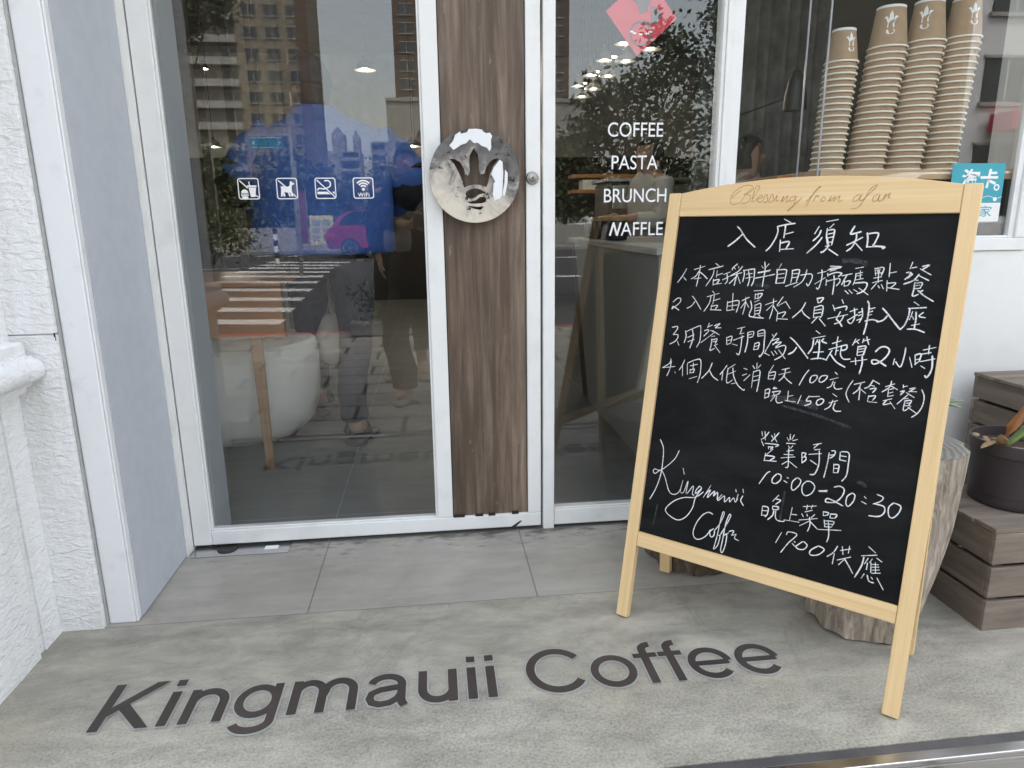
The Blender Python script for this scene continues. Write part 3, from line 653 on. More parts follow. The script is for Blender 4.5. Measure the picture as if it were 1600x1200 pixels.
def smooth_line(p, k=4):                                   # Catmull-Rom through the points
    if len(p) < 3:
        return p
    q = [p[0]] + list(p) + [p[-1]]
    out = []
    for i in range(1, len(q) - 2):
        a, b, c, d = (Vector(x) for x in q[i - 1:i + 3])
        for j in range(k):
            t = j / k
            out.append(.5 * ((2 * b) + (c - a) * t + (2 * a - 5 * b + 4 * c - d) * t * t + (3 * b - a - 3 * c + d) * t ** 3))
    out.append(Vector(p[-1]))
    return out
def ribbon(mb, pts, wd, h, rough=.12):                     # a hand-drawn stroke in the local x-z plane, h in front (-y)
    pts = [Vector(p) for p in pts]
    n = len(pts)
    o = len(mb.v)
    for i, p in enumerate(pts):
        d = pts[min(i + 1, n - 1)] - pts[max(i - 1, 0)]
        if d.length < 1e-9:
            d = Vector((1, 0))
        d.normalize()
        nrm = Vector((-d.y, d.x))
        ww = wd * .5 * (1 + rnd.uniform(-rough, rough))
        if i == 0 or i == n - 1:
            ww *= .7
            p = p + d * (wd * .25 * (-1 if i == 0 else 1))
        a, b = p + nrm * ww, p - nrm * ww
        mb.v += [Vector((a.x, -h, a.y)), Vector((b.x, -h, b.y))]
    for i in range(n - 1):
        k = o + 2 * i
        mb.f.append((k, k + 1, k + 3, k + 2))
def skin_body(name, joints, edges, m, parent, sub=2):
    # one continuous body: a vertex per joint (world place, radius), grown by the Skin modifier; the first joint is the root
    names = list(joints)
    off = world_loc(parent)
    me = bpy.data.meshes.new(name)
    me.from_pydata([tuple(Vector(joints[k][0]) - off) for k in names], [(names.index(a), names.index(b)) for a, b in edges], [])
    o = bpy.data.objects.new(name, me)
    col.objects.link(o)
    o.parent = parent
    sk = o.modifiers.new('skin', 'SKIN')
    sk.use_smooth_shade = True
    lay = me.skin_vertices[0].data
    for i, k in enumerate(names):
        r = joints[k][1]
        lay[i].radius = (r, r) if isinstance(r, (int, float)) else r
        lay[i].use_root = i == 0
    ss = o.modifiers.new('sub', 'SUBSURF')
    ss.levels = ss.render_levels = sub
    me.materials.append(MT[m])
    return o
def oval(c, rx, ry, n=20, ax=(1, 0, 0), ay=(0, 1, 0), wob=0.0, seed=0):
    c, ax, ay = Vector(c), Vector(ax), Vector(ay)
    out = []
    for i in range(n):
        t = 2 * math.pi * i / n
        k = 1 + wob * noise.noise(Vector((math.cos(t) * 2, math.sin(t) * 2, seed * 1.7)))
        out.append(c + ax * (rx * math.cos(t) * k) + ay * (ry * math.sin(t) * k))
    return out

# ------------------------------------------------------------------ ground, step, floors
struct('shop_platform', MB().box((-1.6, -1.020, -.30), (4.0, -.4105, 0)), 'concrete')
struct('platform_edge', MB().box((-.935, -1.043, -.149), (4.0, -1.0205, -.001)), 'dark_strip', bevel=.002)
edge = MB().box((-.935, -1.068, -.010), (4.0, -1.0435, .002)).box((-.935, -1.068, -.149), (4.0, -1.063, -.0105))
tag(edge.build('step_nosing', 'steel', bevel=.003), 'stainless steel nosing strip along the platform edge', 'metal strip')
struct('door_landing', MB().box((-1.5, -.4100, -.30), (4.0, .0, 0)), 'tile')
struct('shop_floor', MB().box((-3.6, .0005, -.30), (3.6, 7.2, 0)), 'floor_in')
struct('pavement', MB().box((-30, -5.12, -.40), (30, -1.0685, -.150)), 'pave')
struct('kerb', MB().box((-30, -5.30, -.40), (30, -5.1205, -.146)), 'kerb', bevel=.01)
struct('road', MB().add([(-600, -700, -.204), (600, -700, -.204), (600, -5.3005, -.204), (-600, -5.3005, -.204)], [(0, 1, 2, 3)]), 'asphalt')
struct('ground', MB().add([(-900, -900, -.45), (900, -900, -.45), (900, 900, -.45), (-900, 900, -.45)], [(0, 1, 2, 3)]), 'kerb')
# zebra crossing, painted on the road
zs = [((309, 442), 503), ((308.5, 458), 484), ((306, 473), 467.5), ((304, 486), 453), ((326, 497), 441), ((348, 505), 432), ((369, 515), 425), ((389, 521), 419), ((405, 532), 414.5), ((420, 546), 410)]
cw = MB()
for (xa, xb), y in zs:
    a, b = Mz(xa, y, -.2), Mz(xb, y, -.2)
    hw = .17 + .006 * abs(a.y)
    cw.add([(a.x, a.y - hw, -.2), (b.x, b.y - hw, -.2), (b.x, b.y + hw, -.2), (a.x, a.y + hw, -.2)], [(0, 1, 2, 3)])
struct('road_markings', cw, 'roadpaint')
ml = MB()
for xa, xb, y in ((350, 374, 400.5), (401, 424, 400.5), (450, 473, 400.5), (870, 905, 402), (868, 910, 432)):
    a, b = Mz(xa, y, -.196), Mz(xb, y, -.196)
    ml.add([(a.x, a.y - .2, -.196), (b.x, a.y - .2, -.196), (b.x, a.y + .2, -.196), (a.x, a.y + .2, -.196)], [(0, 1, 2, 3)])
struct('lane_markings', ml, 'roadpaint')
struct('kerb_paint', MB().box((-4, -5.27, -.1455), (1.5, -5.16, -.143)), 'redpaint')

# floor lettering, inlaid in the concrete: reads from the street; every letter is drawn from bars and bent strokes
def el(cx, cy, rx, ry, a0, a1, n=18):
    return [(cx + rx * math.cos(R(a0 + (a1 - a0) * i / n)), cy + ry * math.sin(R(a0 + (a1 - a0) * i / n))) for i in range(n + 1)]
SW = .102
GLYPH = {   # advance, polygons, strokes (points, width, closed)
    'K': (.70, [[(.062, 0), (.172, 0), (.172, .727), (.062, .727)], [(.171, .352), (.522, .727), (.665, .727), (.171, .210)], [(.260, .308), (.340, .396), (.688, 0), (.552, 0)]], []),
    'i': (.225, [[(.058, 0), (.164, 0), (.164, .53), (.058, .53)], [(.058, .624), (.164, .624), (.164, .727), (.058, .727)]], []),
    'n': (.565, [[(.055, 0), (.160, 0), (.160, .53), (.055, .53)]], [([(.108, .25)] + el(.283, .31, .175, .176, 180, 0) + [(.458, 0)], SW, 0)]),
    'm': (.860, [[(.055, 0), (.160, 0), (.160, .53), (.055, .53)]], [([(.108, .25)] + el(.258, .325, .150, .161, 180, 0) + [(.408, 0)], SW, 0), ([(.408, .25)] + el(.590, .325, .160, .161, 180, 0) + [(.750, 0)], SW, 0)]),
    'u': (.565, [[(.400, 0), (.505, 0), (.505, .53), (.400, .53)]], [([(.104, .53), (.104, .22)] + el(.279, .215, .175, .173, 180, 350), SW, 0)]),
    'a': (.575, [], [(el(.265, .352, .175, .138, 168, 0) + [(.440, .10), (.452, .05), (.478, .0)], SW * .95, 0), ([(.440, .305), (.34, .292), (.20, .272), (.105, .220), (.085, .145), (.115, .075), (.20, .040), (.31, .055), (.40, .120), (.440, .20)], SW * .92, 0)]),
    'g': (.575, [], [(el(.270, .268, .198, .216, 0, 360, 30)[:-1], SW * .95, 1), ([(.468, .53), (.468, .20), (.468, -.03)] + el(.275, -.045, .193, .130, 0, -165), SW * .95, 0)]),
    'C': (.775, [], [(el(.395, .3635, .318, .335, 36, 324, 34), SW, 0)]),
    'o': (.580, [], [(el(.290, .265, .228, .232, 0, 360, 30)[:-1], SW * .95, 1)]),
    'f': (.315, [[(.010, .448), (.305, .448), (.305, .530), (.010, .530)]], [([(.150, 0), (.150, .58)] + el(.255, .592, .105, .094, 180, 82), SW, 0)]),
    'e': (.595, [], [(el(.282, .265, .226, .232, 4, 318, 28), SW * .92, 0), ([(.062, .262), (.505, .262)], .082, 0)]),
    ' ': (.285, [], [])}
def band(pts, w_, closed, z, mb, tf):
    n = len(pts)
    o = len(mb.v)
    for i, p1 in enumerate(pts):
        p0 = Vector(pts[i - 1] if (closed or i) else pts[0])
        p2 = Vector(pts[(i + 1) % n] if (closed or i < n - 1) else pts[-1])
        p1 = Vector(p1)
        d = Vector((0, 0))
        if (p1 - p0).length > 1e-6:
            d += (p1 - p0).normalized()
        if (p2 - p1).length > 1e-6:
            d += (p2 - p1).normalized()
        d.normalize()
        nn = Vector((-d.y, d.x)) * w_ / 2
        for q_ in (p1 + nn, p1 - nn):
            mb.v.append(Vector(tf(q_.x, q_.y, z)))
    for i in range(n if closed else n - 1):
        j = (i + 1) % n
        mb.f.append((o + 2 * i, o + 2 * i + 1, o + 2 * j + 1, o + 2 * j))
def floor_words():
    x0, x1, yb, cap = -.715, .750, -.794, .144
    root = thing('floor_lettering', (x0, yb, 0), 'dark bronze shop name lettering inlaid in the concrete step', 'lettering')
    txt = 'Kingmauii Coffee'
    sx = (x1 - x0) / (sum(GLYPH[c][0] for c in txt) - .125)
    sy = cap / .727
    cur = -.065
    for c in txt:
        adv, polys, strokes = GLYPH[c]
        if polys or strokes:
            tf = lambda x, y, z: ((x + cur) * sx, y * sy, z)
            mb, rm = MB(), MB()
            k = 0
            for pl in polys:
                mb.add([tf(x, y, .0034 + k * .00012) for x, y in pl], [tuple(range(len(pl)))])
                band(pl, .034, 1, .0018 + k * .0001, rm, tf)
                k += 1
            for pts, w_, closed in strokes:
                band(pts, w_, closed, .0034 + k * .00012, mb, tf)
                band(pts, w_ + .034, closed, .0018 + k * .0001, rm, tf)
                k += 1
            o = mb.build('letter', 'inlay', root, local=True)
            rm.build('letter_rim', 'grout', o, local=True)
        cur += adv
floor_words()

# ------------------------------------------------------------------ left pillar and reveal
pil = thing('plaster_pillar', (-.86, -.4, 0), 'white rough plaster pillar with a moulding left of the door', 'pillar')
sc_ = MB().box((-1.6, -.415, 0), (-.845, .30, .7405)).box((-1.6, -.415, .7435), (-.845, .30, 3.0))
sc_.box((-1.59, -.409, .7406), (-.851, .29, .7434))
sc_.box((-1.6, -.488, 0), (-.942, -.4155, 3.0)).box((-1.6, -.520, 0), (-.9465, -.4885, 3.0)).box((-1.6, -1.02, 0), (-.936, -.5205, 3.0))
sc_.build('stucco_face', 'stucco', pil, bevel=.005)
def moulding():
    mb = MB()
    prof = [(0, .616), (.024, .6165), (.026, .630), (.034, .6305), (.036, .636), (.050, .641), (.060, .653), (.062, .668), (.056, .684), (.044, .694), (.042, .698), (.034, .6985), (.032, .726), (.026, .730), (0, .731)]
    # wraps the pillar: along its inner side, with a returned end near the door
    a = [Vector((-.938 + d, -1.02, z)) for d, z in prof]
    b = [Vector((-.938 + d, -.450 + d * .55, z)) for d, z in prof]
    c = [Vector((-.990, -.450 + d * .55, z)) for d, z in prof]
    n = len(prof)
    mb.v += a + b + c
    for i in range(n - 1):
        mb.f.append((i, i + 1, n + i + 1, n + i))
        mb.f.append((n + i, n + i + 1, 2 * n + i + 1, 2 * n + i))
    mb.f.append(tuple(range(n)))
    mb.build('moulding', 'stucco', pil, smooth='auto')
moulding()
MB().box((-.841, -.394, 0), (-.777, .10, 3.0)).build('smooth_trim', 'trim', pil, bevel=.004)
MB().box((-.8445, -.402, 0), (-.8415, -.10, 3.0)).build('putty_joint', 'grout', pil)
MB().box((-.7769, -.372, .003), (-.7700, -.045, 3.0)).build('side_panel', 'reveal', pil)
MB().box((-.7765, -.3935, .002), (-.7715, -.3725, 3.0)).build('panel_edge', 'trim', pil, bevel=.002)

MB().box((-.8475, -.4156, .736), (-.8440, -.4150, .7455)).box((-.8455, -.4158, .728), (-.8440, -.4150, .737)).build('chipped_hole', 'gap', pil)

# ------------------------------------------------------------------ shop front: facade above, unseen roof, wall under the display window
fac = thing('shop_facade', (0, 0, 2.6), 'plain upper shop front and unseen roof over the doorway', 'building')
MB().box((-1.6, .0, 2.62), (4.2, .22, 7.0)).build('upper_wall', 'wallw', fac)
MB().box((-8, -1.0, 3.3), (9, -.001, 3.5)).build('unseen_roof', 'wallw', fac)  # roof out of view, depth and height set for skylight on the floor
wl = MB().box((.912, .004, 0), (4.2, .20, .8655)).box((1.889, .004, .8665), (4.2, .20, 2.619))
tag(wl.build('shop_wall', 'wallw'), 'white plaster wall below and beside the display window', 'wall')

# ------------------------------------------------------------------ glass door
ZT = 2.56
door = thing('glass_door', (-.76, 0, 0), 'white framed glass door with worn brown panel and round handle', 'door')
def frame_box(mb, x0, x1, z0, z1, y0=0.0, y1=.045):
    mb.box((x0, y0, z0), (x1, y1, z1))
fr = MB()
frame_box(fr, -.7610, -.7065, .012, ZT)          # hinge stile
frame_box(fr, -.0115, .0365, .058, ZT)           # stile beside the brown panel
frame_box(fr, .2785, .3205, .058, ZT)            # lock stile
frame_box(fr, -.7060, .3205, .012, .0575)        # bottom rail
fr.build('door_frame', 'white', door, bevel=.003)
bead = MB()
bead.box((-.7062, .006, .0580), (-.7000, .014, ZT)).box((-.0180, .006, .0580), (-.0118, .014, ZT)).box((-.6998, .006, .0580), (-.0182, .014, .0635))
bead.build('glazing_bead', 'white', door, bevel=.0015)
MB().box((-.705, GY, .055), (-.0125, GY + .006, ZT)).build('door_glass', 'glass', door)
MB().box((.0368, .010, .0578), (.2782, .030, ZT)).build('wood_panel', 'doorwood', door)
gs = MB().box((.0366, .0085, .0580), (.0392, .0098, ZT)).box((.2758, .0085, .0580), (.2784, .0098, ZT))
gs.build('panel_seal', 'gap', door)
# chips of missing paint along the foot of the panel
ch = MB()
for x0, x1, z, hh in ((.038, .074, .0585, .005), (.108, .133, .0585, .004), (.150, .172, .0582, .005), (.226, .247, .0600, .006)):
    ch.box((x0, -.0006, z - hh * .5), (x1, .0055, z + hh))
ch.build('paint_chips', 'gap', door)
MB().prism([(.240, -.0008, .014), (.258, -.0008, .032), (.252, -.0008, .033), (.222, -.0008, .0125)], (0, .0006, 0)).build('scuff_mark', 'rubber', door)
# lock cylinder
lk = MB().lathe([(.0185, .0), (.0185, -.004), (.0160, -.010), (.0140, -.0105)], 24, (.296, 0, 1.096), 'Y')
lock = lk.build('lock', 'nickel', door, smooth='auto')
MB().lathe([(.0105, -.0108), (.0105, -.0145), (.0085, -.016)], 20, (.296, 0, 1.096), 'Y').build('key_cylinder', 'nickel', lock, smooth='auto')
MB().box((.2945, -.0172, 1.0925), (.2975, -.0161, 1.0995)).build('keyhole', 'gap', lock)
# round handle plate with the crown cut out
def handle():
    cx, cz, r = .1285, 1.100, .1262
    N = 72
    loops = [[(r * math.cos(2 * math.pi * i / N), r * math.sin(2 * math.pi * i / N)) for i in range(N)]]
    def px(x, y):                                   # from the look of the plate: centre (475,632), radius 405
        return ((x - 475) / 405 * r, (632 - y) / 430 * r)
    crown = [(245, 465), (300, 470), (350, 500), (385, 560), (392, 610), (412, 622), (430, 590), (425, 520), (432, 440), (472, 370), (512, 430), (520, 500), (515, 570), (530, 610), (560, 605), (575, 555), (610, 500), (650, 470), (705, 465), (650, 530), (622, 600), (605, 680), (582, 735), (560, 730), (520, 714), (470, 712), (420, 722), (372, 742), (365, 690), (330, 600), (290, 520)]
    bean1 = [(384, 800), (395, 770), (430, 746), (480, 738), (530, 750), (570, 775), (582, 800), (545, 796), (510, 805), (480, 830), (440, 845), (400, 835)]
    bean2 = [(386, 860), (430, 862), (480, 850), (520, 818), (565, 818), (584, 845), (575, 872), (540, 886), (480, 890), (420, 886)]
    tip = [(388, 895), (430, 905), (500, 912), (560, 906), (540, 935), (525, 950), (470, 940), (420, 920)]
    for lp in (crown, bean1, bean2, tip):
        loops.append([px(*p) for p in lp])
    me = poly_mesh(loops, .0075, .0012)
    for v in me.vertices:
        v.co = Vector((v.co.x, -v.co.z, v.co.y))
    o = finish('handle', me, 'badge', door, smooth='auto')
    o.location = (cx + .76, -.020, cz)
    film = MB()
    k = 0
    for lp in ([(310, 255), (355, 225), (360, 245), (415, 232), (432, 203), (500, 200), (550, 208), (560, 225), (585, 240), (620, 235), (640, 265), (628, 300), (630, 370), (615, 405), (590, 370), (545, 355), (510, 325), (475, 330), (440, 295), (405, 330), (360, 345), (310, 380), (290, 390), (255, 350), (290, 310)],
               [(705, 480), (730, 500), (735, 600), (730, 690), (722, 810), (700, 840), (650, 858), (638, 800), (645, 700), (660, 680), (625, 610), (650, 550)],
               [(752, 570), (775, 600), (775, 680), (755, 780), (740, 825), (728, 790), (745, 690)]):
        poly = [px(*p) for p in lp]
        film.prism([(a, -.0089, b) for a, b in poly], (0, -.0004, 0))
    o2 = film.build('bare_patch', 'trim', o, local=True)
    st = MB()
    for sx, sz in ((-.06, .085), (.06, .085), (-.06, -.085), (.06, -.085)):
        st.lathe([(.007, 0), (.007, .022)], 12, (sx, .0085, sz), 'Y')
    st.build('standoff', 'chrome', o, local=True)
handle()
# pictograms on the door glass: drawn in a 100 x 100 field
PICT = {}
def rrect(x0, y0, x1, y1, r, n=5):
    out = []
    for cx, cy, a0 in ((x1 - r, y1 - r, 0), (x0 + r, y1 - r, 90), (x0 + r, y0 + r, 180), (x1 - r, y0 + r, 270)):
        for i in range(n + 1):
            a = R(a0 + 90 * i / n)
            out.append((cx + r * math.cos(a), cy + r * math.sin(a)))
    return out
def thick(p, q, w):
    p, q = Vector(p), Vector(q)
    d = (q - p).normalized()
    n = Vector((-d.y, d.x)) * w / 2
    return [tuple(p + n), tuple(q + n), tuple(q - n), tuple(p - n)]
def arc_band(cx, cy, r0, r1, a0, a1, n=12):
    out = [(cx + r1 * math.cos(R(a0 + (a1 - a0) * i / n)), cy + r1 * math.sin(R(a0 + (a1 - a0) * i / n))) for i in range(n + 1)]
    out += [(cx + r0 * math.cos(R(a1 + (a0 - a1) * i / n)), cy + r0 * math.sin(R(a1 + (a0 - a1) * i / n))) for i in range(n + 1)]
    return out
PICT['no_food_sign'] = ('white pictogram of no food or drink', [thick((10, 89), (46, 53), 5), thick((78, 22), (93, 10), 5),
    [(44, 66), (88, 66), (88, 58), (44, 58)], [(50, 82), (55, 84), (59, 66), (54, 66)], [(50, 56), (85, 56), (79, 12), (57, 12)],
    arc_band(30, 30, 0.1, 17, 4, 176), thick((12, 25.5), (48, 25.5), 4), thick((12, 19), (48, 19), 4), arc_band(30, 15.5, 0.1, 16, 186, 354)])
PICT['no_dog_sign'] = ('white pictogram of no dogs', [thick((10, 89), (44, 58), 5), thick((70, 30), (92, 10), 5),
    [(17, 70), (21, 58), (27, 62), (56, 58), (64, 66), (66, 82), (72, 86), (75, 80), (86, 74), (84, 68), (74, 66), (72, 44), (73, 33), (78, 13), (69, 13), (63, 33), (60, 31), (66, 13), (57, 13), (54, 30), (36, 34), (40, 13), (31, 13), (29, 28), (26, 13), (18, 13), (21, 36), (22, 50)]])
PICT['no_smoking_sign'] = ('white pictogram of no smoking', [thick((10, 89), (92, 10), 5), [(10, 34), (56, 34), (74, 22), (10, 22)], [(80, 34), (92, 34), (92, 22), (90, 22)],
    arc_band(58, 70, 14, 20, -60, 130), thick((66, 55), (40, 46), 6), arc_band(22, 40, 7, 13, 90, 180), thick((22, 50), (42, 46.5), 6)])
PICT['wifi_sign'] = ('white wireless network pictogram', [arc_band(50, 46, 36, 43, 42, 138), arc_band(50, 46, 24, 31, 42, 138), arc_band(50, 46, 12, 19, 42, 138), arc_band(50, 44, .1, 7, 0, 359)])
icons = []
for i, (nm, (lab, loops)) in enumerate(PICT.items()):
    x0 = (-.5285, -.4245, -.3190, -.2140)[i]
    z0, s = 1.0435, .0575 / 100
    me = poly_mesh([rrect(0, 0, 100, 100, 12), rrect(4.5, 4.5, 95.5, 95.5, 9)])
    bm = bmesh.new()
    bm.from_mesh(me)
    for k, lp in enumerate(loops):
        m2 = poly_mesh([lp])
        for v in m2.vertices:
            v.co.z += .15 * (k + 1)
        bm.from_mesh(m2)
    if nm == 'wifi_sign':
        m2 = text_mesh('WiFi', 27, 0, .3, 'CENTER', 1.08)
        for v in m2.vertices:
            v.co.x += 50
            v.co.y += 9
        bm.from_mesh(m2)
    me2 = bpy.data.meshes.new(nm)
    bm.to_mesh(me2)
    bm.free()
    for v in me2.vertices:
        v.co = Vector((x0 + .76 + v.co.x * s, GY - .0006 - v.co.z * .0001, z0 + v.co.y * s))
    o = finish(nm, me2, 'vinyl', door)
    o['label'] = lab
# frame post left of the door, floor pivot plate, paper scrap
tag(MB().box((-.7695, -.0445, .0), (-.7655, .05, ZT)).box((-.7654, -.004, 0), (-.7640, .05, ZT)).build('door_jamb', 'white'), 'white door jamb between grey panel and glass door', 'door jamb')
pv = thing('pivot_plate', (-.62, -.03, 0), 'scuffed steel pivot plate in the floor under the door', 'floor plate')
MB().box((-.755, -.060, .0005), (-.47, .012, .003)).build('plate', 'steel', pv)
MB().lathe([(.030, .0032), (.030, .006), (.022, .007)], 20, (-.66, -.012, 0)).build('pivot', 'dark', pv)
tag(MB().box((-.545, -.035, .0035), (-.505, -.012, .0048)).build('paper_scrap', 'papw'), 'small white paper scrap on the plate under the door', 'paper')

# ------------------------------------------------------------------ fixed window right of the door
win = thing('fixed_window', (.33, 0, 0), 'white framed fixed window with white menu lettering beside the door', 'window')
f2 = MB()
frame_box(f2, .3275, .3630, .0, ZT, -.004, .05)
frame_box(f2, .3635, .8450, .010, .0635, .002, .05)
f2.build('window_frame', 'white', win, bevel=.003)
mu = MB().box((.8455, -.002, .0), (.8560, .05, ZT)).box((.8562, -.008, .0), (.8660, .05, ZT)).box((.8662, -.003, 0), (.8760, .05, ZT)).box((.8762, .004, .0), (.9115, .05, ZT))
mu.build('mullion', 'white', win, bevel=.002)
MB().box((.3632, .004, .0640), (.8452, .011, .0700)).build('glazing_bead', 'white', win, bevel=.0015)
MB().box((.362, GY, .060), (.8465, GY + .006, ZT)).build('window_glass', 'glass', win)
def word(txt, x0, x1, z0, cap=.0385, peel=False):
    me = text_mesh(txt)
    kb = text_mesh('E')
    c1 = mesh_bounds(kb)[3]
    bpy.data.meshes.remove(kb)
    b0, b1, _, _ = mesh_bounds(me)
    k = cap / c1
    sx = (x1 - x0) / (b1 - b0)
    for v in me.vertices:
        v.co = Vector((x0 - .33 + (v.co.x - b0) * sx, GY - .0006, z0 + v.co.y * k))
    return finish('window_lettering', me, 'vinyl', win)
word('COFFEE', .5205, .6855, 1.2115)['label'] = 'white vinyl word COFFEE'
word('PASTA', .5335, .6725, 1.1205)['label'] = 'white vinyl word PASTA'
word('BRUNCH', .5125, .7025, 1.0270)['label'] = 'white vinyl word BRUNCH'
# the last word has lost the first stroke of its W
def waffle():
    me = text_mesh('AFFLE')
    b0, b1, _, _ = mesh_bounds(me)
    kb = text_mesh('E')
    c1 = mesh_bounds(kb)[3]
    bpy.data.meshes.remove(kb)
    x0, x1, z0, cap = .5660, .6960, .9300, .0385
    for v in me.vertices:
        v.co = Vector((x0 - .33 + (v.co.x - b0) * (x1 - x0) / (b1 - b0), GY - .0006, z0 + v.co.y * cap / c1))
    o = finish('window_lettering', me, 'vinyl', win)
    o['label'] = 'white vinyl word WAFFLE with half its W missing'
    wv = MB()
    for k, (p, q) in enumerate((((.5325, 0), (.5435, .0385)), ((.5430, .0385), (.5545, 0)), ((.5540, 0), (.5655, .0385)))):
        lp = thick(p, q, .0056)
        wv.prism([(a, GY - .0008 - .0002 * k, z0 + b) for a, b in lp], (0, .0001, 0))
    wv.build('broken_letter', 'vinyl', o)
waffle()

# red paper diamond hung behind the fixed window
dm = thing('paper_diamond', (.61, GY + .010, 1.52), 'red paper new year diamond stuck inside the fixed window', 'decoration')
Yd = GY + .009
MB().prism([(.5100, Yd, 1.545), (.6030, Yd, 1.430), (.7165, Yd, 1.530), (.6250, Yd, 1.642)], (0, .0015, 0)).build('paper', 'red', dm)
mb = MB()
ringp = [(.612 + .0335 * math.cos(a), 1.489 + .0335 * math.sin(a)) for a in [2 * math.pi * i / 40 for i in range(40)]]
me = poly_mesh([ringp, [(.612 + .0275 * math.cos(a), 1.489 + .0275 * math.sin(a)) for a in [2 * math.pi * i / 40 for i in range(40)]]])
for v in me.vertices:
    v.co = Vector((v.co.x - .61, -.0018, v.co.y - 1.52))
finish('ring_print', me, 'inkgrey', dm)
for lp in ([(.585, 1.575), (.600, 1.565), (.606, 1.552), (.602, 1.545), (.615, 1.540), (.632, 1.548), (.628, 1.556), (.636, 1.565), (.640, 1.580)],
           [(.640, 1.512), (.664, 1.520), (.672, 1.540), (.655, 1.560), (.640, 1.560)], [(.618, 1.525), (.636, 1.520), (.632, 1.508), (.622, 1.512)]):
    mb.prism([(a, Yd - .0012, b) for a, b in lp], (0, .0006, 0))
mb.build('dark_print', 'inkgrey', dm)
mb = MB()
for x, z in ((.5855, 1.4935), (.5935, 1.4895), (.612, 1.4870), (.6315, 1.4890), (.6395, 1.4935)):
    mb.box((x - .005, Yd - .002, z - .0022), (x + .005, Yd - .0013, z + .0022))
mb.build('light_dots', 'vinyl', dm)

# ------------------------------------------------------------------ display window on the right
dw = thing('display_window', (.912, 0, .87), 'white framed display window with stacked cups behind its glass', 'window')
f3 = MB()
frame_box(f3, .9120, 1.8880, .8670, .9060, -.004, .06)
frame_box(f3, 1.8505, 1.8880, .9065, ZT, -.004, .06)
f3.build('window_frame', 'white', dw, bevel=.003)
b3 = MB().box((.912, .004, .9062), (1.8300, .013, .9140)).box((1.8305, .004, .9062), (1.8500, .022, ZT))
b3.build('glazing_bead', 'white', dw, bevel=.002)
MB().box((.912, GY, .905), (1.84, GY + .006, ZT)).build('window_glass', 'glass', dw)
def sticker():
    o = MB().box((1.618, GY - .0012, 1.0155), (1.797, GY - .0004, 1.1345)).build('teal_sticker', 'teal', dw)
    o2 = MB().box((1.620, GY - .0012, .9570), (1.797, GY - .0004, 1.0150)).build('paper_label', 'papw', o)
    for txt, x0, x1, z0, z1, m, off in (('淘卡', 1.648, 1.772, 1.060, 1.118, 'vinyl', .028), ('店家', 1.676, 1.770, .972, 1.006, 'teal', .004)):
        me = text_mesh(txt, 1, 0, off)
        b = mesh_bounds(me)
        for v in me.vertices:
            sl_ = (v.co.y - b[2]) / (b[3] - b[2])
            v.co = Vector((x0 - 1e-9 + (v.co.x - b[0]) / (b[1] - b[0]) * (x1 - x0) + (.006 * sl_ if m == 'vinyl' else 0) - .912, GY - .0016, z0 + sl_ * (z1 - z0) - .87))
        t = finish('sticker_lettering', me, m, o)
    rr = poly_mesh([[(.010 * math.cos(a), .010 * math.sin(a)) for a in [R(i * 15) for i in range(24)]], [(.0055 * math.cos(a), .0055 * math.sin(a)) for a in [R(i * 15) for i in range(24)]]])
    for v in rr.vertices:
        v.co = Vector((v.co.x + 1.775 - .912, GY - .0017, v.co.y + 1.062 - .87))
    finish('sticker_ring', rr, 'vinyl', o)
    lp = MB()
    wave = [(1.618 + .179 * i / 24, 1.028 + .004 * math.sin(i * .8) + (.004 if i > 12 else 0)) for i in range(25)]
    for i in range(24):
        (a, b), (c, d) = wave[i], wave[i + 1]
        lp.add([(a, GY - .0016, b - .0008), (c, GY - .0016, d - .0008), (c, GY - .0016, d + .0008), (a, GY - .0016, b + .0008)], [(0, 1, 2, 3)])
    lp.lathe([(.0065, 0), (.0065, -.0003)], 16, (1.775, GY - .0014, 1.026), 'Y')
    lp.build('sticker_line', 'vinyl', o)
sticker()

# ------------------------------------------------------------------ chalkboard easel
BW, BL, BFW, BH1, BH2, BHB = .6355, 1.0559, .0304, .2224, 1.0006, .1856
PHI, TILT = -.7704, .2049
bu = Vector((math.cos(PHI), math.sin(PHI), 0))
bb = Vector((-bu.y, bu.x, 0))
bup = Vector((bb.x * math.sin(TILT), bb.y * math.sin(TILT), math.cos(TILT)))
bback = bu.cross(bup) * -1
if bback.dot(bb) < 0:
    bback = -bback
board = thing('chalkboard_easel', (0, 0, 0), 'pine framed chalkboard easel with white handwritten notice', 'chalkboard')
# its own axes: x along the foot, y backwards, z up the slope
board.matrix_world = Matrix(((bu.x, bback.x, bup.x, .43), (bu.y, bback.y, bup.y, -.5236), (bu.z, bback.z, bup.z, .004), (0, 0, 0, 1)))
BINV = Matrix(((bu.x, bback.x, bup.x, .43), (bu.y, bback.y, bup.y, -.5236), (bu.z, bback.z, bup.z, .004), (0, 0, 0, 1))).inverted()
TK = .019
for x0, x1 in ((0, BFW), (BW - BFW, BW)):
    MB().prism([(x0, 0, 0), (x1, 0, 0), (x1, 0, BL), (x0, 0, BL)], (0, TK, 0)).build('leg', 'pine_z', board, bevel=.002, local=True)
MB().box((BFW + .0003, .0015, BHB), (BW - BFW - .0003, TK - .001, BH1)).build('bottom_rail', 'pine_x', board, bevel=.002, local=True)
top = [(BFW + .0003, BH2), (BW - BFW - .0003, BH2)]
n = 22
for i in range(n + 1):
    t = i / n
    x = BW - BFW - .0003 - t * (BW - 2 * BFW - .0006)
    top.append((x, BL - .0005 + .0275 * (1 - (2 * t - 1) ** 2)))
MB().prism([(x, .0015, z) for x, z in top], (0, TK - .0025, 0)).build('top_rail', 'pine_x', board, bevel=.002, local=True)
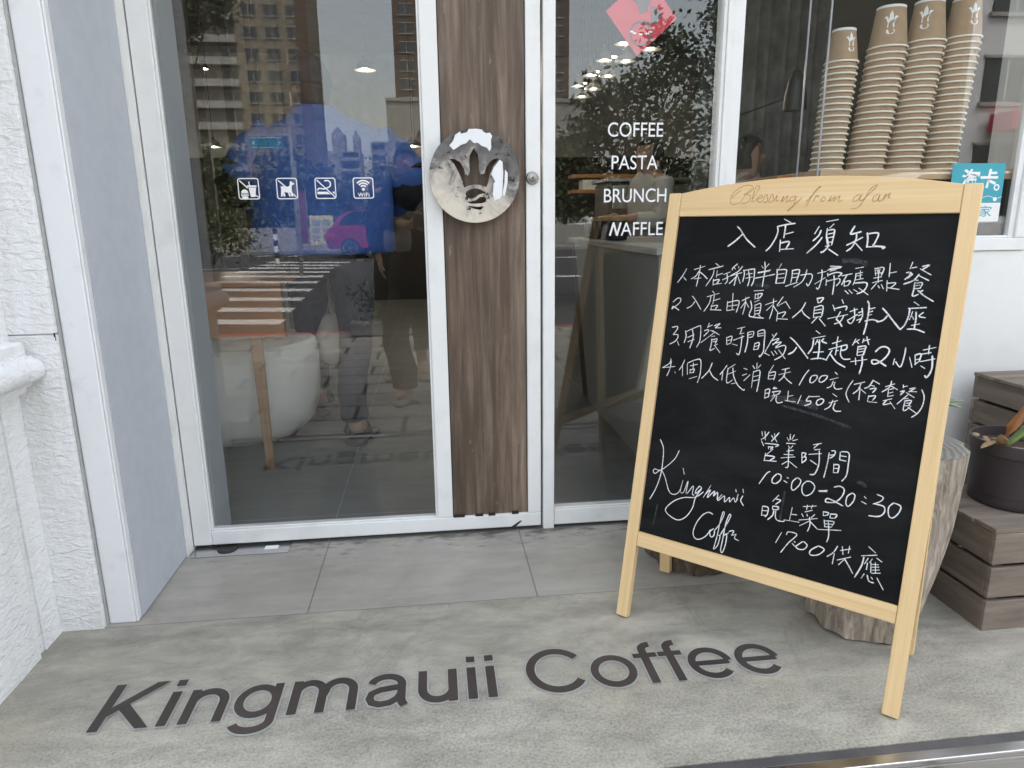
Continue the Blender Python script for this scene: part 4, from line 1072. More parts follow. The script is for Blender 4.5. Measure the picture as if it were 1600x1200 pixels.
MB().box((BFW - .004, .0085, BH1 - .004), (BW - BFW + .004, .0125, BH2 + .004)).build('board_panel', 'black', board, local=True)
TITLE_STARTS = (2, 10, 22)              # stroke numbers where the next character of the title begins
STROKE_PART = {'title': 'chalk_character', 'rules': 'chalk_rules', 'prices': 'chalk_prices', 'signature': 'chalk_signature', 'hours': 'chalk_hours', 'engraving': 'engraved_motto'}
for key, rows in STROKES.items():
    mb = MB()
    for k, row in enumerate(rows.split('|')):
        if key == 'title' and k in TITLE_STARTS:
            mb.build('chalk_character', 'chalk', board, local=True)
            mb = MB()
        wd, pts = row.split(':')
        pts = [tuple(int(c) / 2000 for c in p.split(',')) for p in pts.split()]
        pts = smooth_line([Vector(p) for p in pts], 5)
        if key == 'engraving':
            ribbon(mb, pts, float(wd) / 1000, -.0015 + .0004 + (k % 12) * .00002, .25)
        else:
            ribbon(mb, pts, float(wd) / 1000 * rnd.uniform(.62, .84), -.0085 + .0004 + (k % 14) * .00003, .16)
    mb.build(STROKE_PART[key], 'engrave' if key == 'engraving' else 'chalk', board, local=True)
for k, (p, q_, w_) in enumerate((((.30, .600), (.40, .592), .010), ((.33, .585), (.47, .560), .006), ((.50, .45), (.515, .445), .007), ((.07, .30), (.065, .25), .004), ((.36, .40), (.358, .33), .004), ((.41, .905), (.455, .900), .010), ((.235, .845), (.265, .842), .008))):
    mb = MB()
    ribbon(mb, smooth_line([Vector(p), (Vector(p) + Vector(q_)) / 2 + Vector((0, .003)), Vector(q_)], 6), w_, -.0085 + .0002, .4)
    mb.build('wiped_chalk_smear', 'haze', board, local=True)
# hinged rear frame
topz = .93
RF = [Vector((.622, -.342, .012)), Vector((1.040, -.775, .012))]
for i, fw_ in enumerate(RF):
    p = BINV @ fw_
    q = Vector((p.x + (.004 if i == 0 else -.002), TK + .012, topz))
    MB().bar(p, q, .030, .018, (1, 0, 0)).build('rear_leg', 'pine_z', board, bevel=.002, local=True)
pa, pb = BINV @ RF[0], BINV @ RF[1]
qa, qb = Vector((pa.x, TK + .012, topz)), Vector((pb.x, TK + .012, topz))
MB().bar(pa.lerp(qa, .30) + Vector((.016, 0, 0)), pb.lerp(qb, .30) - Vector((.016, 0, 0)), .03, .014, (0, 0, 1)).build('rear_rail', 'pine_x', board, bevel=.002, local=True)
MB().bar(pa.lerp(qa, .96) + Vector((.016, 0, 0)), pb.lerp(qb, .96) - Vector((.016, 0, 0)), .03, .014, (0, 0, 1)).build('rear_rail', 'pine_x', board, bevel=.002, local=True)
for x in (.06, BW - .06):
    MB().box((x - .014, TK + .0005, topz - .02), (x + .014, TK + .003, topz + .05)).build('hinge', 'chrome', board, local=True)

# ------------------------------------------------------------------ logs
def log(name, base, top, r0, r1, h, m, label, seed, foot=1.0):
    root = thing(name, (base[0], base[1], 0), label, 'log')
    N, K = 44, 18
    rs = []
    for k in range(K + 1):
        t = k / K
        c = Vector((base[0] + (top[0] - base[0]) * t, base[1] + (top[1] - base[1]) * t, .004 + h * t))
        r = (r0 + (r1 - r0) * t) * (1 + .07 * math.sin(math.pi * t))
        pts = []
        for i in range(N):
            a = 2 * math.pi * i / N
            lob = noise.noise(Vector((math.cos(a) * 1.3, math.sin(a) * 1.3, seed)))
            rid = noise.noise(Vector((math.cos(a) * 5, math.sin(a) * 5, seed + t * 1.2)))
            fine = noise.noise(Vector((math.cos(a) * 14, math.sin(a) * 14, seed + t * 5)))
            ft = (1 - t) ** 5
            rr = r * (1 + .10 * lob + .05 * rid + .022 * fine - foot * ft * max(0, .10 + .28 * noise.noise(Vector((math.cos(a) * 2.5, math.sin(a) * 2.5, seed + 9)))))
            z = .02 * ft * max(0, noise.noise(Vector((math.cos(a) * 3, math.sin(a) * 3, seed + 4))))
            pts.append(c + Vector((rr * math.cos(a), rr * math.sin(a), z)))
        rs.append(pts)
    MB().rings(rs).build('log_body', m, root, smooth='auto')
    tp = [p + Vector((0, 0, .0008)) for p in rs[-1]]
    cc = sum(tp, Vector()) / N
    MB().rings([[cc + (p - cc) * .985 for p in tp], [cc + (p - cc) * .95 + Vector((0, 0, .0015)) for p in tp]]).build('cut_end', 'cutend', root)
    return root
def cut_end():
    m, nt, b = nodes('sawn_end_grain')
    v = coords(nt)
    wv = nt.nodes.new('ShaderNodeTexWave')
    wv.wave_type = 'RINGS'
    wv.rings_direction = 'Z'
    wv.inputs['Scale'].default_value = 22
    wv.inputs['Distortion'].default_value = 4
    wv.inputs['Detail'].default_value = 4
    nt.links.new(v, wv.inputs[0])
    c = ramp(nt, wv.outputs['Fac'], [(.2, (.20, .185, .165)), (.8, (.30, .28, .25))])
    c = mixc(nt, .5, c, ramp(nt, noise_tex(nt, v, 20, 6), [(.3, (.6, .6, .6)), (.7, (1.2, 1.2, 1.2))]), 'MULTIPLY')
    nt.links.new(c, b.inputs['Base Color'])
    b.inputs['Roughness'].default_value = .9
    return m
MT['cutend'] = cut_end()
log('log_stump', (1.032, -.595), (1.108, -.575), .135, .142, .445, 'stump', 'tall weathered grey log stump beside the wooden crate', 3.1)
log('log_stump', (.735, -.235), (.735, -.225), .135, .13, .30, 'barkdark', 'dark barked log stump half hidden behind the chalkboard', 8.3)

# succulents on the tall stump: only tips show past the easel
su = thing('succulent_plant', (1.17, -.55, .447), 'small grey green succulent standing on the tall log stump', 'plant')
def leaf(mb, p, d, ln, wd, th, up=(0, 0, 1), curl=.0):
    p, d = Vector(p), Vector(d).normalized()
    s_ = d.cross(Vector(up)).normalized()
    u_ = s_.cross(d)
    K = 7
    rs = []
    for k in range(K + 1):
        t = k / K
        wv = wd * (math.sin(math.pi * min(1, .18 + t * .82)) ** .8 + .02)
        c = p + d * (ln * t) + u_ * (curl * t * t)
        rs.append([c + s_ * (wv * math.cos(a)) + u_ * (th * wv / wd * math.sin(a)) for a in [2 * math.pi * i / 8 for i in range(8)]])
    mb.rings(rs)
mb = MB()
for p, d, ln in (((1.18, -.55, .53), (1, -.1, .20), .10), ((1.17, -.55, .56), (.9, .1, .42), .08), ((1.165, -.555, .52), (-.8, -.2, .5), .09), ((1.165, -.54, .55), (-.3, .7, .5), .08), ((1.17, -.56, .545), (.85, -.35, -.04), .085), ((1.17, -.55, .58), (0, -.2, 1), .07)):
    leaf(mb, p, d, ln, .010, .006, curl=-.012)
mb.build('leaves', 'sage', su, smooth=True)
MB().tube([(1.17, -.55, .50), (1.172, -.55, .58)], [.006, .004], 8).build('stem', 'sage', su, smooth=True)
MB().lathe([(.040, 0), (.048, .058), (.050, .060), (.043, .056)], 24, (1.17, -.55, .4485)).build('pot', 'pot', su, smooth='auto')

# ------------------------------------------------------------------ wooden crates
def crate(loc, sx, sy, h, nsl, label, topped=True):
    root = thing('wooden_crate', loc, label, 'crate', 'weathered wooden crates by the wall')
    X, Y, Z = loc
    g = .010
    sh = (h - .012 - g * (nsl - 1)) / nsl
    t = .013
    for k in range(nsl):
        z0 = Z + k * (sh + g)
        def j(): return rnd.uniform(-.0015, .0015)
        MB().box((X + j(), Y + j(), z0), (X + sx + j(), Y + t, z0 + sh)).build('front_slat', 'greyx', root, bevel=.002)
        MB().box((X + j(), Y + t + .0006, z0 + j()), (X + t, Y + sy - t - .0006, z0 + sh)).build('side_slat', 'greyy', root, bevel=.002)
        MB().box((X + sx - t, Y + t + .0006, z0 + j()), (X + sx, Y + sy - t - .0006, z0 + sh)).build('side_slat', 'greyy', root, bevel=.002)
        MB().box((X, Y + sy - t, z0), (X + sx, Y + sy, z0 + sh)).build('back_slat', 'greyx', root, bevel=.002)
    for px in (X + t + .001, X + sx - t - .026):
        for py in (Y + t + .001, Y + sy - t - .026):
            MB().box((px, py, Z + .002), (px + .025, py + .025, Z + h - .013)).build('corner_post', 'greyz', root)
    if topped:
        nb = 4
        wd = sy / nb
        for k in range(nb):
            y0 = Y + k * wd
            MB().box((X - .003 + rnd.uniform(-.003, .003), y0 + .0012, Z + h - .0115), (X + sx + .003, y0 + wd - .0012, Z + h + rnd.uniform(-.001, .001))).build('top_board', 'greyx', root, bevel=.002)
    return root
crate((1.284, -.707, 0), .50, .27, .265, 3, 'weathered grey wooden crate under the brown flower pot')
crate((1.692, -.425, 0), .50, .36, .245, 3, 'lower weathered crate of the stack against the white wall')
crate((1.728, -.420, .2465), .50, .355, .240, 3, 'upper weathered crate of the stack against the white wall')

# brown pot with an orange stemmed plant
pt = thing('flower_pot', (1.452, -.552, .266), 'brown plastic flower pot standing on the front crate', 'flower pot')
MB().lathe([(0.0898, 0), (0.0926, .004), (0.0936, .012), (0.0941, .030), (0.0955, .031), (0.1022, .130), (0.1031, .133), (0.1060, .136), (0.1070, .160), (0.1058, .166), (0.1022, .166), (0.1008, .140), (0.0955, .135)], 48, (1.452, -.552, .2665)).build('pot', 'pot', pt, smooth='auto')
sl_ = MB()
sl_.lathe([(.0975, .0), (.0985, .012), (.03, .018), (.001, .02)], 30, (1.452, -.552, .394))
sl_.build('soil', 'soil', pt, smooth=True)
pl_ = thing('potted_plant', (1.452, -.552, .41), 'stout orange stemmed plant with green leaf in the brown pot', 'plant')
MB().tube([(1.385, -.575, .395), (1.366, -.590, .430), (1.388, -.590, .473), (1.416, -.590, .509), (1.46, -.585, .56)], [.011, .012, .0115, .011, .010], 10).build('stem', 'stem', pl_, smooth=True)
mb = MB()
leaf(mb, (1.372, -.597, .428), (1, .0, .82), .17, .0125, .006, curl=.012)
leaf(mb, (1.45, -.56, .428), (.9, .3, .62), .15, .016, .008)
leaf(mb, (1.57, -.53, .56), (.6, .1, .9), .16, .02, .008)
mb.build('leaf', 'leafg', pl_, smooth=True)
mb = MB()
for k in range(7):
    a = rnd.uniform(0, 6.28)
    r = rnd.uniform(.04, .095)
    leaf(mb, (1.437 + r * math.cos(a), -.552 + r * math.sin(a), .424), (math.cos(a + 2), math.sin(a + 2), rnd.uniform(-.1, .35)), rnd.uniform(.03, .06), rnd.uniform(.004, .009), .0015)
leaf(mb, (1.352, -.585, .438), (-.9, -.35, .02), .055, .009, .003, curl=-.01)
leaf(mb, (1.365, -.60, .436), (-.3, -.2, .35), .045, .013, .003)
mb.build('dry_leaves', 'dryleaf', pl_, smooth=True)

# ------------------------------------------------------------------ paper cups in the display window
SHZ = 1.118
sh = thing('display_shelf', (1.19, .03, .9), 'pale wooden display counter behind the right window', 'display counter')
MB().box((1.196, .035, SHZ - .030), (2.9, .42, SHZ)).build('top_board', 'shelf', sh, bevel=.002)
MB().box((1.212, .045, .0), (2.88, .40, SHZ - .0305)).build('cabinet', 'dark', sh)
MB().box((1.140, .20, SHZ - .030), (1.194, .40, SHZ - .006)).build('end_board', 'oak', sh, bevel=.002)
def cup_proto(rr, rb, h):
    mb = MB()
    t = .0011
    mb.lathe([(rr - .0012, .002), (rb, h - .004), (rb - .002, h - .004), (rb - .003, h - .008), (rr - .0035, .004)], 36)
    return mb
def rim_proto(rr):
    mb = MB()
    N, K = 36, 8
    rs = []
    for k in range(K):
        a = 2 * math.pi * k / K
        rs.append([(rr + .0022 * math.cos(a)) * 1 for _ in range(1)])
    o = len(mb.v)
    for i in range(N):
        t = 2 * math.pi * i / N
        for k in range(K):
            a = 2 * math.pi * k / K
            q = rr + .0027 * math.cos(a)
            mb.v.append(Vector((q * math.cos(t), q * math.sin(t), .0028 + .0027 * math.sin(a))))
    for i in range(N):
        for k in range(K):
            j, l = (i + 1) % N, (k + 1) % K
            mb.f.append((i * K + k, j * K + k, j * K + l, i * K + l))
    return mb
EMB = [[(-8, 0), (8, 0), (7, 10), (11, 20), (16, 24), (9, 26), (5, 18), (4, 30), (0, 38), (-4, 30), (-5, 18), (-9, 26), (-16, 24), (-11, 20), (-7, 10)],
       [(-8, -4), (8, -4), (10, -10), (5, -15), (-5, -15), (-10, -10)]]
def stack(bx, by, rr, rb, h, pitch, count, topz, lean, which, toplab, ang):
    cup = rim = None
    n = count
    for k in range(n):
        z = SHZ + .001 + k * pitch
        x = bx + lean[0] * k / n + rnd.uniform(-.0006, .0006)
        y = by + lean[1] * k / n
        if cup is None:
            cup = cup_proto(rr, rb, h).build('paper_cup', 'kraft', smooth='auto')
            rim = rim_proto(rr).build('rim', 'paper', cup, smooth=True)
            o = cup
        else:
            o = cup.copy()
            col.objects.link(o)
            r2 = rim.copy()
            r2.parent = o
            col.objects.link(r2)
        o.location = (x, y, z)
        o.rotation_euler = (rnd.uniform(-.006, .006), rnd.uniform(-.006, .006), rnd.uniform(0, 6))
        tag(o, 'brown paper cup nested upside down in the ' + which, 'paper cup', 'cups of the ' + which)
        if k == n - 1:
            o.rotation_euler = (0, 0, 0)
            o['label'] = toplab
            bt = MB().lathe([(rb + .0006, h - .0075), (rb + .0004, h - .001), (rb - .0015, h), (rb - .003, h - .004), (rb - .001, h - .007)], 36)
            bt.build('base_ring', 'papw', o, local=True, smooth='auto')
            mb = MB()
            for lp in EMB:
                pts = []
                for u, v in lp:
                    zz = h * .45 + v * h / 95
                    rad = (rr - .0012) + (rb - rr + .0012) * (zz - .002) / (h - .006) + .0005
                    a = ang - u * h / 95 / rad
                    pts.append((rad * math.cos(a), rad * math.sin(a), zz))
                c = tuple(sum(p[i] for p in pts) / len(pts) for i in range(3))
                q = math.hypot(c[0], c[1])
                mb.add(pts, [tuple(range(len(pts)))])
            mb.build('emblem', 'papw', o, local=True)
stack(1.253, .105, .0480, .0335, .098, .01745, 19, 1.53, (.022, .004), 'short leftmost stack', 'topmost cup of the short leftmost stack', R(-85))
stack(1.385, .110, .0560, .0410, .120, .0188, 20, 1.59, (.038, .0), 'second stack from the left', 'topmost cup of the second stack from the left', R(-120))
stack(1.512, .112, .0560, .0410, .120, .0188, 21, 1.61, (.036, .0), 'third stack from the left', 'topmost cup of the third stack from the left', R(-135))
stack(1.640, .115, .0520, .0390, .115, .0186, 22, 1.62, (.034, .0), 'rightmost tall stack', 'topmost cup of the rightmost tall stack', R(-95))
ac = thing('display_rail', (1.188, .04, SHZ), 'two thin clear upright strips left of the cup stacks', 'display rail')
for y in (.037, .16):
    MB().box((1.1855, y, SHZ - .03), (1.1905, y + .004, 2.2)).build('upright', 'curtainpale', ac)

# ------------------------------------------------------------------ inside the shop
struct('inner_back_wall', MB().box((-3.6, 6.9, 1.74), (3.6, 7.1, 2.9)), 'innerwall')
struct('inner_dark_wall', MB().box((-3.6, 6.88, 0), (3.6, 7.1, 1.738)), 'gloom')  # added dark lower wall that keeps the back of the room dim
struct('inner_left_wall', MB().box((-3.7, .23, 0), (-3.6, 7.1, 2.9)), 'innerwall')
struct('inner_right_wall', MB().box((3.6, .23, 0), (3.7, 7.1, 2.9)), 'oliveWall')
struct('inner_ceiling', MB().box((-3.7, .23, 2.9), (3.7, 7.1, 3.0)), 'ceil')
tag(MB().box((-.770, .055, 0), (-.702, .188, 2.9)).build('inner_pier', 'greywall'), 'smooth pale grey wall end just inside the glass door', 'wall')
tag(MB().box((-3.6, .055, 0), (-.771, .20, 2.9)).build('front_wall', 'innerwall'), 'inner face of the shop wall left of the door', 'wall')

# glazed partition at the left back
gp = thing('glazed_partition', (-2.4, 3.2, 0), 'tall grey brown glazing bars of the side window inside', 'window')
YP = 3.2
for xs in ((300, 318), (343, 352), (383, 393), (432, 440)):
    a = at(xs[0] + 12, 200, YP).x
    b = a + .055
    MB().box((a, YP, .66), (b, YP + .05, 2.9)).build('glazing_bar', 'mullion', gp)
MB().box((-3.0, YP - .02, .60), (-1.4, YP + .07, .655)).build('sill', 'mullion', gp)
MB().box((-3.0, YP, .0), (-1.4, YP + .05, .599)).build('lower_panel', 'innerwall', gp)

# wooden table and white tub chair
tb = thing('wooden_table', (-.68, .72, 0), 'tan wooden table with deep apron and tapered legs inside the door', 'table')
MB().box((-1.50, .66, .745), (-.575, 1.25, .765)).build('tabletop', 'oak', tb, bevel=.004)
MB().box((-.890, .688, .545), (-.582, .704, .7445)).build('apron', 'oak', tb, bevel=.003)
for x, y in ((-.690, .725), (-1.42, .725), (-.690, 1.18), (-1.42, 1.18)):
    MB().rings([[(x + s * .014, y + t * .014, .001) for s, t in ((-1, -1), (1, -1), (1, 1), (-1, 1))], [(x - .012 + s * .024, y + t * .022, .7445) for s, t in ((-1, -1), (1, -1), (1, 1), (-1, 1))]]).build('leg', 'oakz', tb, bevel=.004)
ch_ = thing('tub_chair', (-.86, 1.10, 0), 'white round upholstered tub chair behind the table leg', 'chair')
MB().lathe([(.16, .02), (.24, .04), (.31, .10), (.345, .20), (.350, .40), (.342, .455), (.325, .470), (.20, .465), (.01, .46)], 40, (-.885, 1.14, 0)).build('seat', 'whiteseat', ch_, smooth='auto')
mb = MB()
rs = []
for k in range(15):
    a = R(60 + k * 15)
    c, s_ = math.cos(a), math.sin(a)
    rs.append([(-.885 + r * c, 1.14 + r * s_, z) for r, z in ((.345, .42), (.35, .66), (.33, .70), (.29, .68), (.28, .46))])
mb.rings(rs)
mb.build('backrest', 'whiteseat', ch_, smooth='auto')
MB().lathe([(.12, .001), (.12, .03), (.05, .035)], 20, (-.885, 1.14, 0)).build('foot', 'dark', ch_)

# counter with jars
ct = thing('counter', (.83, .5, 0), 'long grey plaster counter right of the door inside', 'counter')
X0 = .832
y1b = atx(919, 629, X0).y
tl = atx(912, 376, X0)
te = Vector((X0, 1.98, .855))
fp = [(X0, .45, .001), (X0, y1b, .001), (X0, 1.98, .845), (X0, .45, .845)]
MB().prism(fp, (.55, 0, 0)).build('plaster_front', 'counter', ct)
MB().prism([(X0 + .005, y1b + .006, .001), (X0 + .005, 1.987, .845), (X0 + .005, 2.12, .845), (X0 + .005, y1b + .16, .001)], (.5, 0, 0)).build('wooden_end', 'browndark', ct)
MB().box((X0 - .012, .44, .8455), (X0 + .58, 2.13, .873)).build('countertop', 'innerwall', ct, bevel=.003)
for k, y in enumerate((1.90, 1.78, 1.66, 1.52, 1.36)):
    x = X0 + .085
    j = thing('storage_jar', (x, y, .8745), ('dark glass jar with wooden lid, farthest on the counter', 'dark glass jar with wooden lid, second from the far end', 'dark glass jar with wooden lid in the middle of its row', 'dark glass jar with wooden lid, second from the near end', 'dark glass jar with wooden lid, nearest on the counter')[k], 'jar', 'jars along the counter')
    MB().lathe([(.046, .001), (.050, .006), (.050, .085), (.044, .094)], 24, (x, y, .8745)).build('jar_body', 'jar', j, smooth='auto')
    MB().lathe([(.049, .0945), (.049, .112), (.047, .114)], 24, (x, y, .8745)).build('lid', 'jarlid', j, smooth='auto')
cm = thing('coffee_machine', (1.25, 2.6, .874), 'dark coffee machine on the back counter', 'coffee machine')
MB().box((1.10, 2.35, .0), (2.3, 2.9, .88)).build('cabinet', 'dark', cm, bevel=.01)
MB().box((1.15, 2.45, .881), (1.75, 2.85, 1.21)).build('machine_body', 'dark', cm, bevel=.02)
MB().box((1.17, 2.43, 1.04), (1.73, 2.4495, 1.19)).build('front_plate', 'steel', cm, bevel=.004)
MB().box((1.13, 2.43, 1.2105), (1.77, 2.87, 1.235)).build('cup_tray', 'steel', cm, bevel=.004)
sh2 = thing('wall_shelf', (1.5, 3.5, 1.3), 'brown wooden shelf boards on the wall behind the counter', 'shelf')
MB().box((1.35, 4.6, 1.22), (2.0, 4.85, 1.25)).build('board', 'oak', sh2)
MB().box((1.35, 4.6, 1.36), (2.0, 4.85, 1.39)).build('board', 'oak', sh2)
MB().box((1.45, 4.61, 1.251), (1.75, 4.8, 1.34)).build('box', 'papw', sh2)

# curtain and dark wall lamp behind the display window
cu = MB()
rs0, rs1 = [], []
N = 60
pts = []
for i in range(N + 1):
    x = 1.50 + .75 * i / N
    pts.append((x, 1.9 + .035 * math.sin(i * .95) + .02 * math.sin(i * .41 + 1)))
vs = [(x, y, .02) for x, y in pts] + [(x, y, 2.7) for x, y in pts]
cu.add(vs, [(i, i + 1, N + 2 + i, N + 1 + i) for i in range(N)])
co = cu.build('curtain', 'curtain', smooth=True)
sol = co.modifiers.new('thick', 'SOLIDIFY')
sol.thickness = .004
tag(co, 'grey curtain hanging in folds behind the display window', 'curtain')
tag(MB().box((2.26, 1.95, 0), (3.59, 2.05, 2.88)).build('inner_partition', 'oliveWall'), 'dark olive partition wall behind the cup stacks', 'wall')
wlm = thing('wall_lamp', (1.98, .9, 1.45), 'black bell shaped wall lamp left of the cup stacks', 'wall lamp')
p = at(1243, 150, 1.0)
MB().lathe([(.004, .11), (.018, .10), (.035, .06), (.046, 0), (.050, -.06), (.046, -.06), (.02, .05)], 24, p).build('lamp_shade', 'dark', wlm, smooth='auto')
MB().tube([p + Vector((0, 0, .11)), p + Vector((.06, .1, .10)), p + Vector((.14, .35, .05)), p + Vector((.16, .9, .05))], .005, 8).build('arm', 'dark', wlm)

# pendant lamps
def pendant(px, py, y, label, r=.085, group='pendant lamps along the counter', bulb='lampglow', watts=.4):
    c = at(px, py, y)
    o = thing('pendant_lamp', c, label, 'pendant lamp', group)
    MB().lathe([(r, 0), (r * .98, .012), (r * .55, .055), (r * .22, .075), (.015, .09), (.008, .10), (.006, .098), (r * .2, .07), (r * .5, .05), (r * .93, .010)], 24, c).build('lamp_shade', 'shade', o, smooth='auto')
    MB().lathe([(.001, .020), (r * .80, .018), (r * .90, .006), (r * .80, .002), (.001, .0)], 24, c).build('bulb', bulb, o, smooth=True)
    MB().tube([c + Vector((0, 0, .095)), Vector((c.x, c.y, 2.898))], .003, 6).build('cord', 'dark', o)
    ld = bpy.data.lights.new('pendant_light', 'POINT')
    ld.energy = watts
    ld.shadow_soft_size = .02
    ld.color = (1.0, .88, .70)
    lo_ = bpy.data.objects.new('pendant_light', ld)
    lo_.parent = o
    lo_.location = (0, 0, -.012)
    col.objects.link(lo_)
    return o
labs = ['nearest', 'second', 'third', 'farthest']
for k, ((x1, y1_), (x2, y2_), (x3, y3_), Y) in enumerate((((974, 69), (983, 60), (1016, 78), 2.33), ((944, 95), (958, 90), (978, 97), 2.79), ((922, 118), (932, 113), (950, 120), 3.24), ((902, 135), (912, 131), (927, 140), 3.66))):
    pendant(x1, y1_, Y, 'glowing pendant lamp, left one of the %s row over the counter' % labs[k], .055)
    pendant(x2, y2_, Y + .16, 'glowing pendant lamp, rear one of the %s row over the counter' % labs[k], .055)
    pendant(x3, y3_, Y - .05, 'glowing pendant lamp, right one of the %s row over the counter' % labs[k], .07, bulb='lampdim')
pendant(909, 152, 4.1, 'glowing pendant lamp, lowest and farthest of all over the counter', .085, bulb='lampdim')
pendant(571, 110, 3.2, 'glowing pendant lamp above the right shoulder of the man in blue', .075, 'pendant lamps over the tables', watts=2)
pendant(644, 229, 6.0, 'glowing pendant lamp beside the right elbow of the man in blue', .12, 'pendant lamps over the tables', watts=2)
pendant(649, 254, 6.6, 'glowing pendant lamp lowest beside the right elbow of the man in blue', .085, 'pendant lamps over the tables', watts=2)
pendant(334, 230, 5.6, 'glowing pendant lamp low behind the glazing bars', .085, 'pendant lamps over the tables', watts=2)
pendant(318, 108, 4.2, 'small glowing pendant lamp high behind the glazing bars', .04, 'pendant lamps over the tables', watts=2)

# ------------------------------------------------------------------ people
def hand_joints(J, E, wrist, name, d, palm_n, size=.18, curl=.5, side=1):
    # palm plus five separate fingers, added to a skin skeleton
    w_ = Vector(J[wrist][0])
    d = Vector(d).normalized()
    nrm = Vector(palm_n)
    nrm = (nrm - d * nrm.dot(d)).normalized()
    s_ = d.cross(nrm) * side
    palm = w_ + d * size * .28
    J[name + 'palm'] = (tuple(palm), (.030, .014))
    E.append((wrist, name + 'palm'))
    for i, (o, ln) in enumerate(((-.032, .80), (-.011, .95), (.011, .90), (.032, .72))):
        b = palm + d * size * .18 + s_ * o
        p1 = b + (d * (1 - .3 * curl) + nrm * .5 * curl) * size * .24 * ln
        p2 = p1 + (d * (1 - .8 * curl) + nrm * 1.0 * curl) * size * .2 * ln
        for k, (p, r) in enumerate(((b, .0095), (p1, .009), (p2, .0075))):
            J['%sf%d%d' % (name, i, k)] = (tuple(p), r)
        E += [(name + 'palm', '%sf%d0' % (name, i)), ('%sf%d0' % (name, i), '%sf%d1' % (name, i)), ('%sf%d1' % (name, i), '%sf%d2' % (name, i))]
    t0 = palm - s_ * .034 - d * size * .06
    t1 = t0 - s_ * .022 + d * .028 + nrm * .012
    t2 = t1 + d * .026 + nrm * .012
    for k, (p, r) in enumerate(((t0, .011), (t1, .010), (t2, .008))):
        J['%st%d' % (name, k)] = (tuple(p), r)
    E += [(name + 'palm', name + 't0'), (name + 't0', name + 't1'), (name + 't1', name + 't2')]
def head_parts(root, c, fwd, r=.082, hairm='hair', hair_len=0.0, cap=None, face=True):
    # nose, ears, eyes and hair around a head centre c looking along fwd
    c, fwd = Vector(c), Vector(fwd).normalized()
    side = fwd.cross(Vector((0, 0, 1))).normalized()
    up = side.cross(fwd)
    n = 22
    rs = []
    m = MB()
    K = 9
    for k in range(K + 1):
        t = k / K
        z = -.02 - hair_len + (r * 1.32 + .02 + hair_len) * t
        rr = r * 1.10 * math.sqrt(max(0.02, 1 - max(0, (z / (r * 1.34))) ** 2))
        rs.append([c - fwd * .018 + up * z + side * (rr * .92 * math.cos(a)) + fwd * (rr * 1.04 * math.sin(a) * (.62 if (math.sin(a) > 0 and z < r * .55) else 1.0)) for a in [2 * math.pi * i / n for i in range(n)]])
    m.rings(rs)
    m.build('hair', hairm, root, smooth=True)
def torso_cloth(name, m, root, rings, sleeves, extra=None):
    mb = MB()
    mb.rings([oval(c, rx, ry, 28, ax, ay, .05, i) for i, (c, rx, ry, ax, ay) in enumerate(rings)])
    for pts, rad in sleeves:
        pts = smooth_line([Vector(p) for p in pts], 4)
        rr = []
        for i in range(len(pts)):
            t = i / (len(pts) - 1) * (len(rad) - 1)
            a = int(min(t, len(rad) - 2))
            rr.append((rad[a] + (rad[a + 1] - rad[a]) * (t - a)) * (1 + .07 * math.sin(i * 2.1) + rnd.uniform(-.02, .02)))
        mb.tube(pts, rr, 16)
    if extra:
        extra(mb)
    return mb.build(name, m, root, smooth=True)
def legs_cloth(name, m, root, hips, legs):
    mb = MB()
    mb.rings([oval(c, rx, ry, 24) for c, rx, ry in hips])
    for pts, rad in legs:
        pts = smooth_line([Vector(p) for p in pts], 4)
        rr = [np.interp(i / (len(pts) - 1) * (len(rad) - 1), range(len(rad)), rad) * (1 + .04 * math.sin(i * 1.7)) for i in range(len(pts))]
        mb.tube(pts, [float(x) for x in rr], 18, 1.0, ref=(1, 0, 0))
    return mb.build(name, m, root, smooth=True)
def shoe(name, m, root, heel, toe, h=.075, w=.042, strap=False):
    heel, toe = Vector(heel), Vector(toe)
    d = toe - heel
    s_ = d.cross(Vector((0, 0, 1))).normalized()
    rs = []
    prof = ((-.06, .55, .75), (0, .85, .95), (.2, .92, 1.0), (.45, .95, .78), (.7, 1.08, .55), (.9, .95, .42), (1.03, .55, .30))
    for t, ww, hh in prof:
        c = heel + d * t
        r = []
        for a in [2 * math.pi * i / 16 for i in range(16)]:
            z = math.sin(a)
            r.append(c + s_ * (w * ww * math.cos(a)) + Vector((0, 0, h * hh * .5 * (1 + z) + .001)))
        rs.append(r)
    return MB().rings(rs).build(name, m, root, smooth=True)

